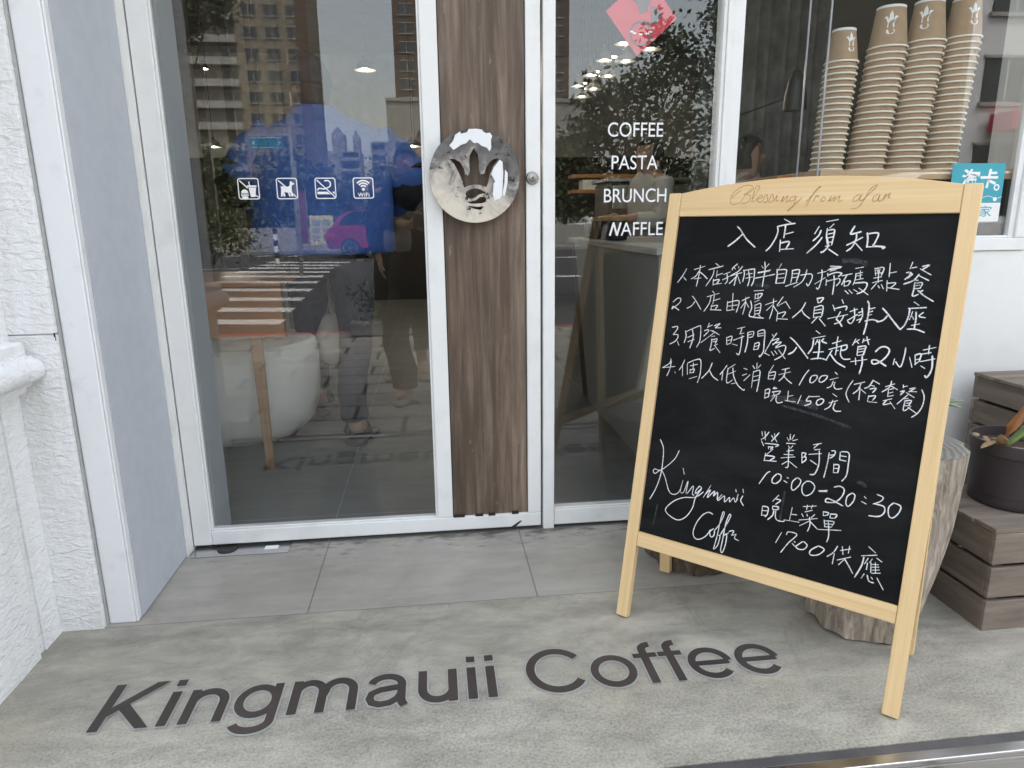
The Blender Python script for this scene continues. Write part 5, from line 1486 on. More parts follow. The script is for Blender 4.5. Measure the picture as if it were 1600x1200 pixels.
# the man in the blue jacket, stepping into the shop, seen from behind
Y0 = 1.12
man = thing('person', (-.45, 1.15, 0), 'person in a blue jacket and dark cap walking into the shop, seen from behind', 'person')
hd = at(484, 137, Y0 + .05)
nk = at(490, 178, Y0 + .03)
ch1 = at(503, 215, Y0)
ch2 = at(505, 300, Y0 + .02)
pv1 = at(512, 385, Y0 + .02)
shL, shR = at(424, 208, Y0), at(588, 218, Y0)
elL, elR = at(372, 272, Y0 + .02), at(642, 276, Y0 + .02)
wrL, wrR = at(420, 318, Y0 + .26), at(600, 322, Y0 + .26)
hpL, hpR = at(478, 392, Y0 + .06), at(552, 394, Y0 + .0)
knL, knR = at(486, 520, Y0 + .24), at(556, 535, Y0 + .0)
anR = Vector((-.372, 1.005, .085))
anL = Vector((-.600, 1.470, .120))
J, E = {}, []
for k, p, r in (('pelvis', pv1, .10), ('belly', ch2, .10), ('chest', ch1 - Vector((0, 0, .05)), .09), ('neck', nk, .045), ('head', hd, .085), ('crown', hd + Vector((-.004, .005, .055)), .078), ('jaw', hd + Vector((-.035, .05, -.055)), .05),
                ('sl', shL + Vector((.03, 0, -.03)), .04), ('el', elL, .04), ('wl', wrL, .03), ('sr', shR + Vector((-.03, 0, -.03)), .04), ('er', elR, .04), ('wr', wrR, .03),
                ('hl', hpL, .07), ('kl', knL, .05), ('al', anL, .036), ('ol', Vector((anL.x - .01, anL.y + .12, .03)), .03), ('hr', hpR, .07), ('kr', knR, .05), ('ar', anR, .036), ('or', Vector((anR.x + .03, anR.y + .14, .035)), .03),
                ('hel', anL + Vector((.0, -.02, -.055)), .034), ('her', anR + Vector((0, -.025, -.04)), .034), ('earl', hd + Vector((-.078, -.012, -.005)), .018), ('nose', hd + Vector((-.085, .085, -.02)), .014)):
    J[k] = (tuple(p), r)
E = [('pelvis', 'belly'), ('belly', 'chest'), ('chest', 'neck'), ('neck', 'head'), ('head', 'crown'), ('head', 'jaw'), ('chest', 'sl'), ('sl', 'el'), ('el', 'wl'), ('chest', 'sr'), ('sr', 'er'), ('er', 'wr'),
     ('pelvis', 'hl'), ('hl', 'kl'), ('kl', 'al'), ('al', 'ol'), ('pelvis', 'hr'), ('hr', 'kr'), ('kr', 'ar'), ('ar', 'or'), ('al', 'hel'), ('ar', 'her'), ('head', 'earl'), ('jaw', 'nose')]
hand_joints(J, E, 'wl', 'a', (.75, .45, .1), (0, .3, 1), curl=.8)
hand_joints(J, E, 'wr', 'b', (-.75, .45, .1), (0, .3, 1), curl=.8, side=-1)
skin_body('body', J, E, 'skin', man)
ax, ay = Vector((1, 0, 0)), Vector((0, 1, 0))
def wd(x0, x1, y):
    return (x1 - x0) / F * (y + D) * .5
torso_cloth('jacket', 'jacket', man, [
    (at(505, 396, Y0 + .02), wd(398, 606, Y0), .165, ax, ay), (at(505, 392, Y0 + .02), wd(392, 612, Y0), .175, ax, ay), (at(505, 350, Y0), wd(400, 610, Y0), .165, ax, ay),
    (at(505, 300, Y0), wd(402, 608, Y0), .16, ax, ay), (at(506, 250, Y0), wd(398, 616, Y0), .16, ax, ay), (at(506, 222, Y0), wd(400, 612, Y0), .15, ax, ay),
    (at(505, 202, Y0), wd(420, 590, Y0), .125, ax, ay), (at(500, 188, Y0 + .01), wd(448, 552, Y0), .10, ax, ay), (at(492, 176, Y0 + .02), wd(457, 528, Y0), .075, ax, ay), (at(490, 167, Y0 + .025), wd(459, 523, Y0), .072, ax, ay)],
    [((at(428, 212, Y0), at(400, 240, Y0), at(378, 275, Y0 + .02), at(396, 308, Y0 + .14), wrL), (.085, .095, .085, .07, .05)), ((at(584, 222, Y0), at(616, 250, Y0), at(640, 280, Y0 + .02), at(622, 312, Y0 + .14), wrR), (.085, .095, .088, .07, .05))])
# dark elbow guards
for a, b, c in ((at(372, 255, Y0 - .01), at(368, 280, Y0 - .01), at(382, 305, Y0 + .05)), (at(646, 262, Y0 - .01), at(650, 285, Y0 - .01), at(634, 308, Y0 + .05))):
    MB().tube([a + (b - a) * -.4, a, b, c, c + (c - b) * .3], [.03, .078, .088, .080, .04], 16).build('elbow_guard', 'navy', man, smooth=True)
legs_cloth('trousers', 'trouser', man, [(at(512, 372, Y0 + .02), .17, .12), (at(512, 390, Y0 + .02), .185, .135), (at(512, 410, Y0 + .03), .175, .13), (at(512, 432, Y0 + .03), .15, .10)],
    [((at(480, 408, Y0 + .05), at(482, 460, Y0 + .14), knL, anL + Vector((.004, -.03, .17)), anL + Vector((0, 0, .05))), (.098, .085, .070, .058, .056)), ((at(548, 408, Y0 + .0), at(553, 470, Y0), knR, anR + Vector((-.004, .0, .17)), anR + Vector((0, .005, .035))), (.10, .088, .074, .064, .060))])
# cap: a close dark cap with a short peak to the front left
rs = []
for k in range(9):
    t = k / 8
    z = -.012 + .128 * t
    rr = .098 * math.sqrt(max(.02, 1 - (max(0, z) / .122) ** 2))
    rs.append([hd + Vector((-.004, .004, .012)) + Vector((rr * math.cos(a), rr * 1.08 * math.sin(a), z - .012 * math.sin(a))) for a in [2 * math.pi * i / 24 for i in range(24)]])
capo = MB().rings(rs)
capo.prism([hd + Vector(p) for p in ((-.07, .06, .012), (-.10, .12, 0), (-.05, .17, -.004), (.02, .16, -.002), (.05, .09, .012))], (0, 0, .006))
capo.build('cap', 'cap', man, smooth=True)
rs = []
for k in range(6):
    t = k / 5
    z = .0 - .075 * t
    rr = .090 - .02 * t
    rs.append([hd + Vector((.006, -.008, .0)) + Vector((rr * math.cos(a) * (1 if math.cos(a) > -.3 else .72), rr * 1.02 * math.sin(a) * (1 if math.sin(a) < .2 else .75), z)) for a in [2 * math.pi * i / 24 for i in range(24)]])
MB().rings(rs).build('hair', 'hair', man, smooth=True)
shoe('slipper', 'slip', man, (anR.x - .002, anR.y - .055, .002), (anR.x + .055, anR.y + .19, .002), .034, .052)
shoe('slipper', 'slip', man, (anL.x + .003, anL.y - .06, .012), (anL.x - .02, anL.y + .19, .002), .034, .052)
for a in (anR, anL):
    MB().tube([a + Vector((.05, .07, -.06)), a + Vector((.035, .09, -.015)), a + Vector((0, .095, .002)), a + Vector((-.035, .09, -.015)), a + Vector((-.05, .07, -.06))], .014, 8, 1.6).build('slipper_strap', 'slip', man, smooth=True)
bag = thing('cloth_bag', at(519, 520, 1.35), 'small cream cloth bag on a thin handle beside the man in blue', 'bag')
c = at(519, 527, 1.30)
MB().rings([oval(c + Vector((0, 0, z)), rx, ry, 20) for z, rx, ry in ((-.125, .035, .02), (-.12, .050, .03), (-.07, .070, .04), (.02, .074, .042), (.09, .060, .035), (.11, .045, .02), (.115, .02, .01))]).build('bag_body', 'cream', bag, smooth=True)
MB().tube([c + Vector((.01, 0, .11)), c + Vector((.0, 0, .16)), c + Vector((-.005, .02, .40))], .006, 8).build('handle', 'cream', bag)

# the barista and a second worker behind the counter
def worker(hx, hy, Y, label, fwd, cloth, capm=None):
    c = at(hx, hy, Y)
    o = thing('person', (c.x, c.y, 0), label, 'person')
    f = Vector(fwd).normalized()
    s_ = f.cross(Vector((0, 0, 1)))
    sc = c.z / 1.56
    J = {}
    def P(a, b, z): return tuple(Vector((c.x, c.y, 0)) + s_ * a * sc + f * b * sc + Vector((0, 0, z * sc)))
    for k, p, r in (('pelvis', P(0, 0, .92), .10), ('belly', P(0, .01, 1.1), .10), ('chest', P(0, 0, 1.28), .09), ('neck', P(0, .01, 1.43), .05), ('head', P(0, .02, 1.56), .082), ('crown', P(0, .015, 1.63), .072), ('jaw', P(0, .06, 1.50), .045), ('nose', P(0, .105, 1.545), .013),
                    ('earl', P(-.078, .01, 1.555), .016), ('earr', P(.078, .01, 1.555), .016), ('sl', P(-.18, 0, 1.36), .05), ('el', P(-.24, .06, 1.12), .042), ('wl', P(-.12, .28, 1.10), .028), ('sr', P(.18, 0, 1.36), .05), ('er', P(.24, .06, 1.12), .042), ('wr', P(.12, .28, 1.10), .028),
                    ('hl', P(-.09, 0, .86), .08), ('kl', P(-.09, .02, .48), .055), ('al', P(-.09, 0, .08), .038), ('tl', P(-.09, .14, .035), .035), ('hr', P(.09, 0, .86), .08), ('kr', P(.09, .02, .48), .055), ('ar', P(.09, 0, .08), .038), ('tr', P(.09, .14, .035), .035)):
        J[k] = (p, r)
    E = [('pelvis', 'belly'), ('belly', 'chest'), ('chest', 'neck'), ('neck', 'head'), ('head', 'crown'), ('head', 'jaw'), ('jaw', 'nose'), ('head', 'earl'), ('head', 'earr'), ('chest', 'sl'), ('sl', 'el'), ('el', 'wl'), ('chest', 'sr'), ('sr', 'er'), ('er', 'wr'), ('pelvis', 'hl'), ('hl', 'kl'), ('kl', 'al'), ('al', 'tl'), ('pelvis', 'hr'), ('hr', 'kr'), ('kr', 'ar'), ('ar', 'tr')]
    hand_joints(J, E, 'wl', 'a', f + s_ * .4, (0, 0, -1), curl=.6)
    hand_joints(J, E, 'wr', 'b', f - s_ * .4, (0, 0, -1), curl=.6, side=-1)
    skin_body('body', J, E, 'skin', o)
    torso_cloth('shirt', cloth, o, [(P(0, 0, z), rx * sc, ry * sc, s_, f) for z, rx, ry in ((.80, .20, .14), (.95, .195, .14), (1.1, .185, .135), (1.25, .20, .14), (1.36, .18, .115), (1.42, .10, .08), (1.45, .07, .065))],
        [((P(-.17, 0, 1.36), P(-.23, .03, 1.2), P(-.24, .08, 1.1), P(-.17, .2, 1.10)), (.065, .06, .055, .045)), ((P(.17, 0, 1.36), P(.23, .03, 1.2), P(.24, .08, 1.1), P(.17, .2, 1.10)), (.065, .06, .055, .045))])
    legs_cloth('trousers', 'trouser', o, [(P(0, 0, .95), .16, .12), (P(0, 0, .85), .175, .13), (P(0, 0, .76), .16, .11)], [((P(-.09, 0, .84), P(-.09, .02, .48), P(-.09, 0, .08)), (.095, .07, .055)), ((P(.09, 0, .84), P(.09, .02, .48), P(.09, 0, .08)), (.095, .07, .055))])
    head_parts(o, P(0, .02, 1.56), f, .088 * sc, 'hair' if capm is None else capm, .06 if capm is None else .03)
    return o
worker(1016, 238, 2.35, 'person in a dark cap and white shirt leaning behind the counter', (-.9, -.25, 0), 'shirt', 'cap')
worker(1170, 240, 1.65, 'person with black bobbed hair behind the display window', (.75, -.5, 0), 'shirt')

# the photographer on the pavement: phone held just behind the lens
ph = thing('person', (.03, -2.28, -.15), 'person in a black coat and olive trousers photographing the shop', 'person')
G = -.15
J = {}
def q(x, y, z): return (x, y, z)
for k, p, r in (('pelvis', q(-.05, -2.36, .72), .10), ('belly', q(-.04, -2.35, .92), .10), ('chest', q(-.02, -2.33, 1.12), .09), ('neck', q(0, -2.31, 1.30), .055), ('head', q(.01, -2.27, 1.42), .085), ('crown', q(.01, -2.28, 1.49), .075), ('jaw', q(.01, -2.23, 1.36), .046), ('nose', q(.01, -2.175, 1.40), .013),
                ('earl', q(-.07, -2.28, 1.42), .016), ('earr', q(.09, -2.28, 1.42), .016), ('sl', q(-.19, -2.32, 1.21), .055), ('el', q(-.27, -2.30, .98), .044), ('wl', q(-.125, -2.125, .955), .028), ('sr', q(.17, -2.31, 1.22), .055), ('er', q(.25, -2.29, 1.0), .044), ('wr', q(.125, -2.125, .955), .028),
                ('hl', q(-.15, -2.36, .66), .085), ('kl', q(-.235, -2.27, .30), .058), ('al', q(-.195, -2.26, -.06), .04), ('tl', q(-.235, -2.13, -.115), .035), ('hr', q(.05, -2.37, .66), .085), ('kr', q(.06, -2.36, .28), .058), ('ar', q(.07, -2.42, -.06), .04), ('tr', q(.08, -2.28, -.115), .035)):
    J[k] = (p, r)
E = [('pelvis', 'belly'), ('belly', 'chest'), ('chest', 'neck'), ('neck', 'head'), ('head', 'crown'), ('head', 'jaw'), ('jaw', 'nose'), ('head', 'earl'), ('head', 'earr'), ('chest', 'sl'), ('sl', 'el'), ('el', 'wl'), ('chest', 'sr'), ('sr', 'er'), ('er', 'wr'), ('pelvis', 'hl'), ('hl', 'kl'), ('kl', 'al'), ('al', 'tl'), ('pelvis', 'hr'), ('hr', 'kr'), ('kr', 'ar'), ('ar', 'tr')]
hand_joints(J, E, 'wl', 'a', (.55, .25, .25), (.4, 1, 0), curl=.7)
hand_joints(J, E, 'wr', 'b', (-.55, .25, .25), (-.4, 1, 0), curl=.7, side=-1)
skin_body('body', J, E, 'skin', ph)
torso_cloth('coat', 'coat', ph, [((-.06, -2.36, .50), .225, .15, ax, ay), ((-.06, -2.36, .62), .22, .155, ax, ay), ((-.05, -2.36, .80), .205, .15, ax, ay), ((-.03, -2.34, .98), .205, .15, ax, ay), ((-.02, -2.33, 1.14), .215, .145, ax, ay), ((-.01, -2.32, 1.23), .18, .12, ax, ay), ((0, -2.31, 1.29), .10, .085, ax, ay), ((0, -2.31, 1.33), .072, .07, ax, ay)],
    [(((-.18, -2.32, 1.20), (-.25, -2.31, 1.09), (-.27, -2.29, .97), (-.19, -2.19, .955)), (.075, .07, .062, .048)), (((.16, -2.31, 1.21), (.23, -2.30, 1.1), (.25, -2.28, .98), (.18, -2.19, .955)), (.075, .07, .062, .048))])
legs_cloth('trousers', 'olive', ph, [((-.05, -2.36, .72), .17, .13), ((-.05, -2.36, .62), .185, .135), ((-.05, -2.36, .54), .165, .11)], [(((-.155, -2.36, .64), (-.215, -2.31, .42), (-.245, -2.27, .26), (-.205, -2.26, .05), (-.200, -2.26, -.055)), (.10, .088, .082, .085, .078)), (((.05, -2.37, .64), (.06, -2.36, .28), (.07, -2.42, -.055)), (.10, .08, .07))])
head_parts(ph, (.01, -2.27, 1.42), (0, 1, 0), .086, 'hair', .01)
shoe('shoe', 'shoew', ph, (-.192, -2.31, -.15), (-.238, -2.10, -.15), .085, .046)
shoe('shoe', 'shoew', ph, (.07, -2.47, -.15), (.085, -2.26, -.15), .085, .046)
tag(MB().bar((-.10, -2.062, .982), (.055, -2.062, .982), .075, .0085, (0, 0, 1)).build('phone', 'dark', bevel=.003), 'black phone held up by the photographer', 'phone')
sb = thing('shoulder_bag', (-.25, -2.42, .84), 'pale grey shoulder bag hanging at the hip of the photographer', 'bag')
MB().rings([oval((-.20, -2.205, z), rx, ry, 20) for z, rx, ry in ((.80, .05, .02), (.805, .075, .03), (.86, .085, .035), (.925, .08, .03), (.935, .05, .015))]).build('bag_body', 'shoew', sb, smooth=True)
MB().tube([(-.14, -2.20, .93), (-.05, -2.17, 1.08), (.09, -2.22, 1.26), (.11, -2.33, 1.31)], .010, 8).build('strap', 'shoew', sb)
# a second passer-by just behind: only a leg shows in the reflection
pb = thing('person', (-.30, -2.95, -.15), 'person in black standing on the pavement behind the photographer', 'person')
J = {}
for k, p, r in (('pelvis', q(-.22, -2.98, .72), .10), ('belly', q(-.20, -2.97, .92), .10), ('chest', q(-.18, -2.97, 1.12), .09), ('neck', q(-.16, -2.96, 1.27), .055), ('head', q(-.15, -2.94, 1.39), .085), ('crown', q(-.15, -2.95, 1.45), .075), ('jaw', q(-.15, -2.90, 1.33), .046), ('nose', q(-.15, -2.845, 1.375), .013), ('sl', q(-.36, -2.97, 1.18), .055), ('el', q(-.40, -2.97, .93), .044), ('wl', q(-.36, -2.88, .72), .028), ('sr', q(.0, -2.97, 1.18), .055), ('er', q(.05, -2.97, .93), .044), ('wr', q(.02, -2.88, .72), .028),
                ('hl', q(-.30, -2.98, .66), .085), ('kl', q(-.31, -2.96, .28), .058), ('al', q(-.305, -2.98, -.06), .04), ('tl', q(-.33, -2.84, -.115), .035), ('hr', q(-.12, -2.98, .66), .085), ('kr', q(-.11, -2.97, .28), .058), ('ar', q(-.10, -2.98, -.06), .04), ('tr', q(-.08, -2.84, -.115), .035)):
    J[k] = (p, r)
E = [e for e in [('pelvis', 'belly'), ('belly', 'chest'), ('chest', 'neck'), ('neck', 'head'), ('head', 'crown'), ('head', 'jaw'), ('jaw', 'nose'), ('chest', 'sl'), ('sl', 'el'), ('el', 'wl'), ('chest', 'sr'), ('sr', 'er'), ('er', 'wr'), ('pelvis', 'hl'), ('hl', 'kl'), ('kl', 'al'), ('al', 'tl'), ('pelvis', 'hr'), ('hr', 'kr'), ('kr', 'ar'), ('ar', 'tr')]]
hand_joints(J, E, 'wl', 'a', (.1, .2, -1), (1, 0, 0), curl=.4)
hand_joints(J, E, 'wr', 'b', (-.1, .2, -1), (-1, 0, 0), curl=.4, side=-1)
skin_body('body', J, E, 'skin', pb)
torso_cloth('coat', 'coat', pb, [((-.22, -2.98, .42), .20, .14, ax, ay), ((-.22, -2.98, .62), .20, .15, ax, ay), ((-.20, -2.97, .9), .19, .14, ax, ay), ((-.18, -2.97, 1.1), .20, .14, ax, ay), ((-.17, -2.97, 1.2), .17, .11, ax, ay), ((-.16, -2.96, 1.26), .09, .08, ax, ay), ((-.16, -2.96, 1.29), .07, .065, ax, ay)],
    [(((-.35, -2.97, 1.17), (-.40, -2.97, .95), (-.37, -2.90, .76)), (.07, .062, .048)), (((.0, -2.97, 1.17), (.05, -2.97, .95), (.03, -2.90, .76)), (.07, .062, .048))])
legs_cloth('trousers', 'coat', pb, [((-.22, -2.98, .72), .17, .13), ((-.22, -2.98, .6), .18, .13), ((-.22, -2.98, .52), .16, .11)], [(((-.30, -2.98, .62), (-.31, -2.96, .3), (-.305, -2.98, .06)), (.09, .065, .052)), (((-.12, -2.98, .62), (-.11, -2.97, .3), (-.10, -2.98, .06)), (.09, .065, .052))])
head_parts(pb, (-.15, -2.94, 1.39), (0, 1, 0), .086, 'hair', .01)
shoe('shoe', 'shoew', pb, (-.303, -3.03, -.15), (-.335, -2.80, -.15), .08, .045)
shoe('shoe', 'shoew', pb, (-.10, -3.03, -.15), (-.075, -2.80, -.15), .08, .045)

# ------------------------------------------------------------------ the street behind the camera (seen mirrored in the glass)
def tower(name, x0, x1, yn, depth, z1, floor_h, m, label, cols, win_w, zbase=0, balc=0, rows=None, win_h=1.5, row0=0, skew=False):
    # x0..x1 and the near face at y = yn (negative), window openings as separate parts
    root = thing(name, ((x0 + x1) / 2, yn, 0), label, 'building')
    kx = (abs(yn) + depth + D + .6) / (abs(yn) + D) if skew else 1        # flank splayed along the sight line, so the mirrored view hides it
    MB().prism([(x0, yn, -.4), (x1, yn, -.4), (x1 * kx, yn - depth, -.4), (x0 * kx, yn - depth, -.4)], (0, 0, z1 + .4)).build('wall', m, root)
    n = rows or int((z1 - zbase) / floor_h)
    pitch = (x1 - x0) / cols
    proto = None
    for r in range(n):
        z = zbase + (row0 + r) * floor_h
        for c in range(cols):
            x = x0 + (c + .5) * pitch
            if proto is None:
                w_ = win_w / 2
                proto = MB().box((-w_, 0, 0), (w_, .06, win_h)).build('window', 'winglass', root, local=True)
                fr_ = MB().box((-w_ - .12, .0, -.16), (w_ + .12, .16, -.002)).box((-.05, .061, 0), (.05, .09, win_h)).box((-w_ - .1, 0, win_h + .002), (w_ + .1, .12, win_h + .12))
                fr_.build('window_trim', 'winwhite', proto, local=True)
                o = proto
            else:
                o = copy_tree(proto, root)
            o.location = (x - (x0 + x1) / 2, .003, z + .9)
        if balc and r % 1 == 0:
            b_ = MB().box((x0 + pitch * .1, yn + .02, z), (x0 + pitch * balc, yn + 1.3, z + .16)).box((x0 + pitch * .1, yn + 1.2, z + .161), (x0 + pitch * balc, yn + 1.3, z + 1.0))
            b_.build('balcony', 'winwhite', root)
    MB().prism([(x0 - .1, yn + .3, z1 + .002), (x1 + .3, yn + .3, z1 + .002), (x1 * kx + .3, yn - depth, z1 + .002), (x0 * kx, yn - depth, z1 + .002)], (0, 0, .5)).build('cornice', 'winwhite', root)
    return root
a, b = M(272, 100, 110), M(481, 100, 110)
tower('apartment_tower', a.x, b.x, a.y, 14, 58, 2.95, 'towerbeige', 'tall beige apartment tower with balconies across the street', 6, 1.9, 5.5, 2.9, 14, 1.5, 1)
MB().box((b.x - 1.2, a.y + .02, 0), (b.x + .3, a.y + .5, 58)).build('corner_pier', 'towerbrown', bpy.data.objects['apartment_tower'])
a, b = M(616, 100, 120), M(889, 100, 120)
tw = tower('brown_tower', a.x, b.x, a.y, 16, 60, 2.8, 'towerbrown', 'brown tiled office tower across the street', 7, 2.2, 18.3, 0, 9, 1.5, 0)
a2, b2 = M(605, 200, 112), M(925, 200, 112)
pz = at(870, 160, 112).z
tower('podium_building', a2.x, b2.x, a2.y, 6, pz, 4.2, 'palestone', 'low pale stone building in front of the brown tower', 9, 1.2, 2.0, 0, 3, 1.6, 0)
a, b = M(501, 240, 200), M(562, 240, 200)
rb_ = thing('roofline_block', (a.x, a.y, 0), 'distant pale apartment block with gabled roof towers', 'building')
zt = at(530, 236, 200).z
MB().box((a.x, a.y - 12, 0), (b.x, a.y, zt)).build('wall', 'palestone', rb_)
for f0, f1, hz, gab in ((.0, .1, 4.5, 0), (.30, .62, 6.5, 1), (.84, 1.0, 5.5, 1)):
    xa, xb = a.x + (b.x - a.x) * f0, a.x + (b.x - a.x) * f1
    MB().prism([(xa, a.y - .5, zt + .002), (xb, a.y - .5, zt + .002), (xb, a.y - .5, zt + hz * .7), ((xa + xb) / 2, a.y - .5, zt + hz * (1 if gab else .7)), (xa, a.y - .5, zt + hz * .7)], (0, -6, 0)).build('roof_tower', 'palestone', rb_)
for k in range(6):
    z = zt - 1.6 - k * 2.9
    MB().box((a.x + (b.x - a.x) * .55, a.y + .003, z - .1), (b.x - .4, a.y + .12, z + 1.2)).build('window', 'winglass', rb_)
    MB().box((a.x + (b.x - a.x) * .52, a.y + .003, z - 1.0), (b.x, a.y + 1.2, z - .15)).build('balcony', 'winwhite', rb_)
a, b = M(580, 240, 210), M(628, 240, 210)
tower('office_block', a.x, b.x, a.y, 12, at(600, 224, 210).z, 2.9, 'palestone', 'distant grey office block behind bare trees', 2, 3.6, 0, 0, 6, 1.3, 2)
# white building and van seen in the display window
a = M(1518, 100, 26)
wb = tower('white_building', a.x, a.x + 16, a.y, 10, 13, 3.4, 'whitebld', 'white modern building diagonally across the street', 5, 2.0, 1.2, 0, 3, 1.7, 0, True)
MB().box((a.x + 1.0, a.y + .2, 4.3), (a.x + 6, a.y + 1.4, 5.0)).build('awning', 'red', wb)
a, b = M(1137, 100, 42), M(1505, 100, 42)
tower('dark_reflected_block', a.x, b.x, a.y, 12, 30, 3.3, 'darkblock', 'tall dark olive block added across the street to darken the reflection', 3, 1.3, 22.0, 0, 2, 1.6, 0, True)  # added dark mass that shuts mirrored sky out of the display window
# low wall and hedge along the far side
struct('far_pavement', MB().box((-60, -34, -.4), (60, -25.5, -.10)), 'kerb')
lw_ = tag(MB().box((-40, -29.6, -.1), (30, -29.3, .75)).build('garden_wall', 'palestone', bevel=.02), 'low grey garden wall along the far pavement', 'wall')

def tree(name, base, h, crown, n, leafm, label, trunk_r=.12, leaf=.09, seed=1, fill=1.0, bare=False, cat='tree', group=None):
    # crown: list of (offset, rx, ry, rz) clumps of leaf-sized faces around branch ends
    rr = random.Random(seed)
    root = thing(name, base, label, cat, group)
    B = Vector(base)
    mb = MB()
    top = B + Vector((rr.uniform(-.2, .2), rr.uniform(-.2, .2), h))
    mid = B.lerp(top, .5) + Vector((rr.uniform(-.12, .12), rr.uniform(-.12, .12), 0))
    mb.tube(smooth_line([B, mid, top], 5), [trunk_r * (1 - .07 * i) for i in range(11)][:len(smooth_line([B, mid, top], 5))], 9)
    tips = []
    for (o, rx, ry, rz) in crown:
        c = B + Vector(o)
        st = mid.lerp(top, rr.uniform(.0, 1))
        k = st.lerp(c, .5) + Vector((rr.uniform(-.2, .2), rr.uniform(-.2, .2), rr.uniform(0, .2)))
        mb.tube(smooth_line([st, k, c], 4), [trunk_r * .42, trunk_r * .34, trunk_r * .28, trunk_r * .24, trunk_r * .2, trunk_r * .16, trunk_r * .13, trunk_r * .11, trunk_r * .09], 6)
        for _ in range(max(4, int(7 * fill))):
            d = Vector((rr.gauss(0, 1), rr.gauss(0, 1), rr.gauss(.2, 1))).normalized()
            e = c + Vector((d.x * rx, d.y * ry, d.z * rz)) * rr.uniform(.7, 1.12)
            mb.tube([c.lerp(e, .05), c.lerp(e, .55) + Vector((rr.uniform(-.05, .05), rr.uniform(-.05, .05), 0)), e], [trunk_r * .10, trunk_r * .06, trunk_r * .03], 4)
            tips.append((c, e))
    mb.build('trunk', 'bark', root, smooth=True)
    if not bare:
        lv = MB()
        for _ in range(n):
            c, e = rr.choice(tips)
            t = rr.random() ** .6
            p = c.lerp(e, t) + Vector((rr.gauss(0, 1), rr.gauss(0, 1), rr.gauss(0, 1))) * leaf * 1.5
            d = Vector((rr.gauss(0, 1), rr.gauss(0, 1), rr.gauss(-.2, .7))).normalized()
            s_ = d.cross(Vector((rr.gauss(0, 1), rr.gauss(0, 1), rr.gauss(0, 1)))).normalized()
            L, W = leaf * rr.uniform(.7, 1.4), leaf * rr.uniform(.22, .36)
            lv.add([p, p + d * L * .45 + s_ * W, p + d * L, p + d * L * .45 - s_ * W], [(0, 1, 2, 3)])
        lv.build('crown', leafm, root)
    return root
# street tree mirrored in the fixed window
def mp(px, py, ym, base): return tuple(M(px, py, ym) - Vector(base))
TB = M(1010, 330, 7.0)
TB = Vector((TB.x, TB.y, -.20))
cl = []
for px, py, r, dy in ((1005, 210, .36, 0), (945, 205, .30, .2), (1060, 190, .38, -.1), (1100, 130, .30, .1), (1065, 95, .30, .2), (1120, 200, .32, 0), (975, 150, .28, -.2), (1020, 130, .30, .1), (940, 155, .20, .1), (910, 215, .24, .1), (900, 260, .22, 0), (985, 270, .36, .1), (1050, 270, .36, -.2), (1130, 90, .22, 0), (1125, 25, .10, 0), (1040, 60, .10, .1), (925, 300, .26, 0), (1110, 280, .34, 0), (880, 235, .16, 0)):
    o = M(px, py, 7.0 + dy) - TB
    cl.append((tuple(o), r, r, r * .9))
tree('street_tree', tuple(TB), 1.9, cl, 6800, 'leaf1', 'dense dark leaved street tree near the kerb', .10, .085, 3, 1.3)
# bushes and trees at the left of the street
def tree_at(name, pts, ym, n, leafm, label, leaf, seed, trunk=.08, group=None, bare=False, fill=1.0):
    b0 = M(pts[0][0], pts[0][1], ym)
    base = Vector((b0.x, b0.y, -.2))
    cl = [(tuple(M(px, py, ym + dy) - base), r, r, r * .9) for px, py, r, dy in pts]
    return tree(name, tuple(base), max(.5, b0.z * .8), cl, n, leafm, label, trunk, leaf, seed, fill, bare, 'tree', group)
tree_at('roadside_tree', [(300, 300, .5, 0), (290, 250, .45, .3), (330, 260, .5, 0), (320, 330, .5, .2), (360, 300, .4, .4), (270, 320, .4, 0), (350, 360, .45, 0), (300, 380, .45, .2)], 12, 5200, 'leaf2', 'light green roadside tree beside the crossing', .10, 5, .08)
tree_at('roadside_tree', [(275, 15, .5, 0), (300, 0, .5, .3), (255, 40, .45, 0), (330, 12, .32, .2), (280, 40, .25, .1)], 11, 2600, 'leaf1', 'tall thin roadside tree with dark drooping leaves', .09, 6, .09)
tree_at('roadside_tree', [(450, 285, 1.3, 0), (430, 305, 1.2, 1), (480, 302, 1.1, 0), (510, 318, 1.0, .5), (470, 325, 1.2, 0), (410, 322, 1.1, 0), (545, 328, .9, 0), (390, 350, 1.2, 0), (500, 345, 1.1, 0)], 31, 6500, 'leaf1', 'broad dark tree behind the far garden wall', .30, 7, .2)
tree_at('roadside_tree', [(600, 278, 1.3, 0), (630, 272, 1.3, 1), (588, 296, 1.1, 0), (615, 300, 1.3, 0), (650, 290, 1.3, 0)], 36, 1100, 'leaf1', 'sparse bare branched tree beyond the parked car', .22, 8, .16, None, False, 1.6)
tree_at('roadside_tree', [(885, 290, 1.6, 0), (915, 280, 1.7, 0), (870, 310, 1.5, .5), (940, 300, 1.7, 0), (900, 320, 1.4, 0), (975, 310, 1.6, 0), (1010, 305, 1.6, 0), (1060, 310, 1.6, 0)], 42, 5200, 'leaf2', 'wide green tree behind the parked white cars', .36, 9, .22)
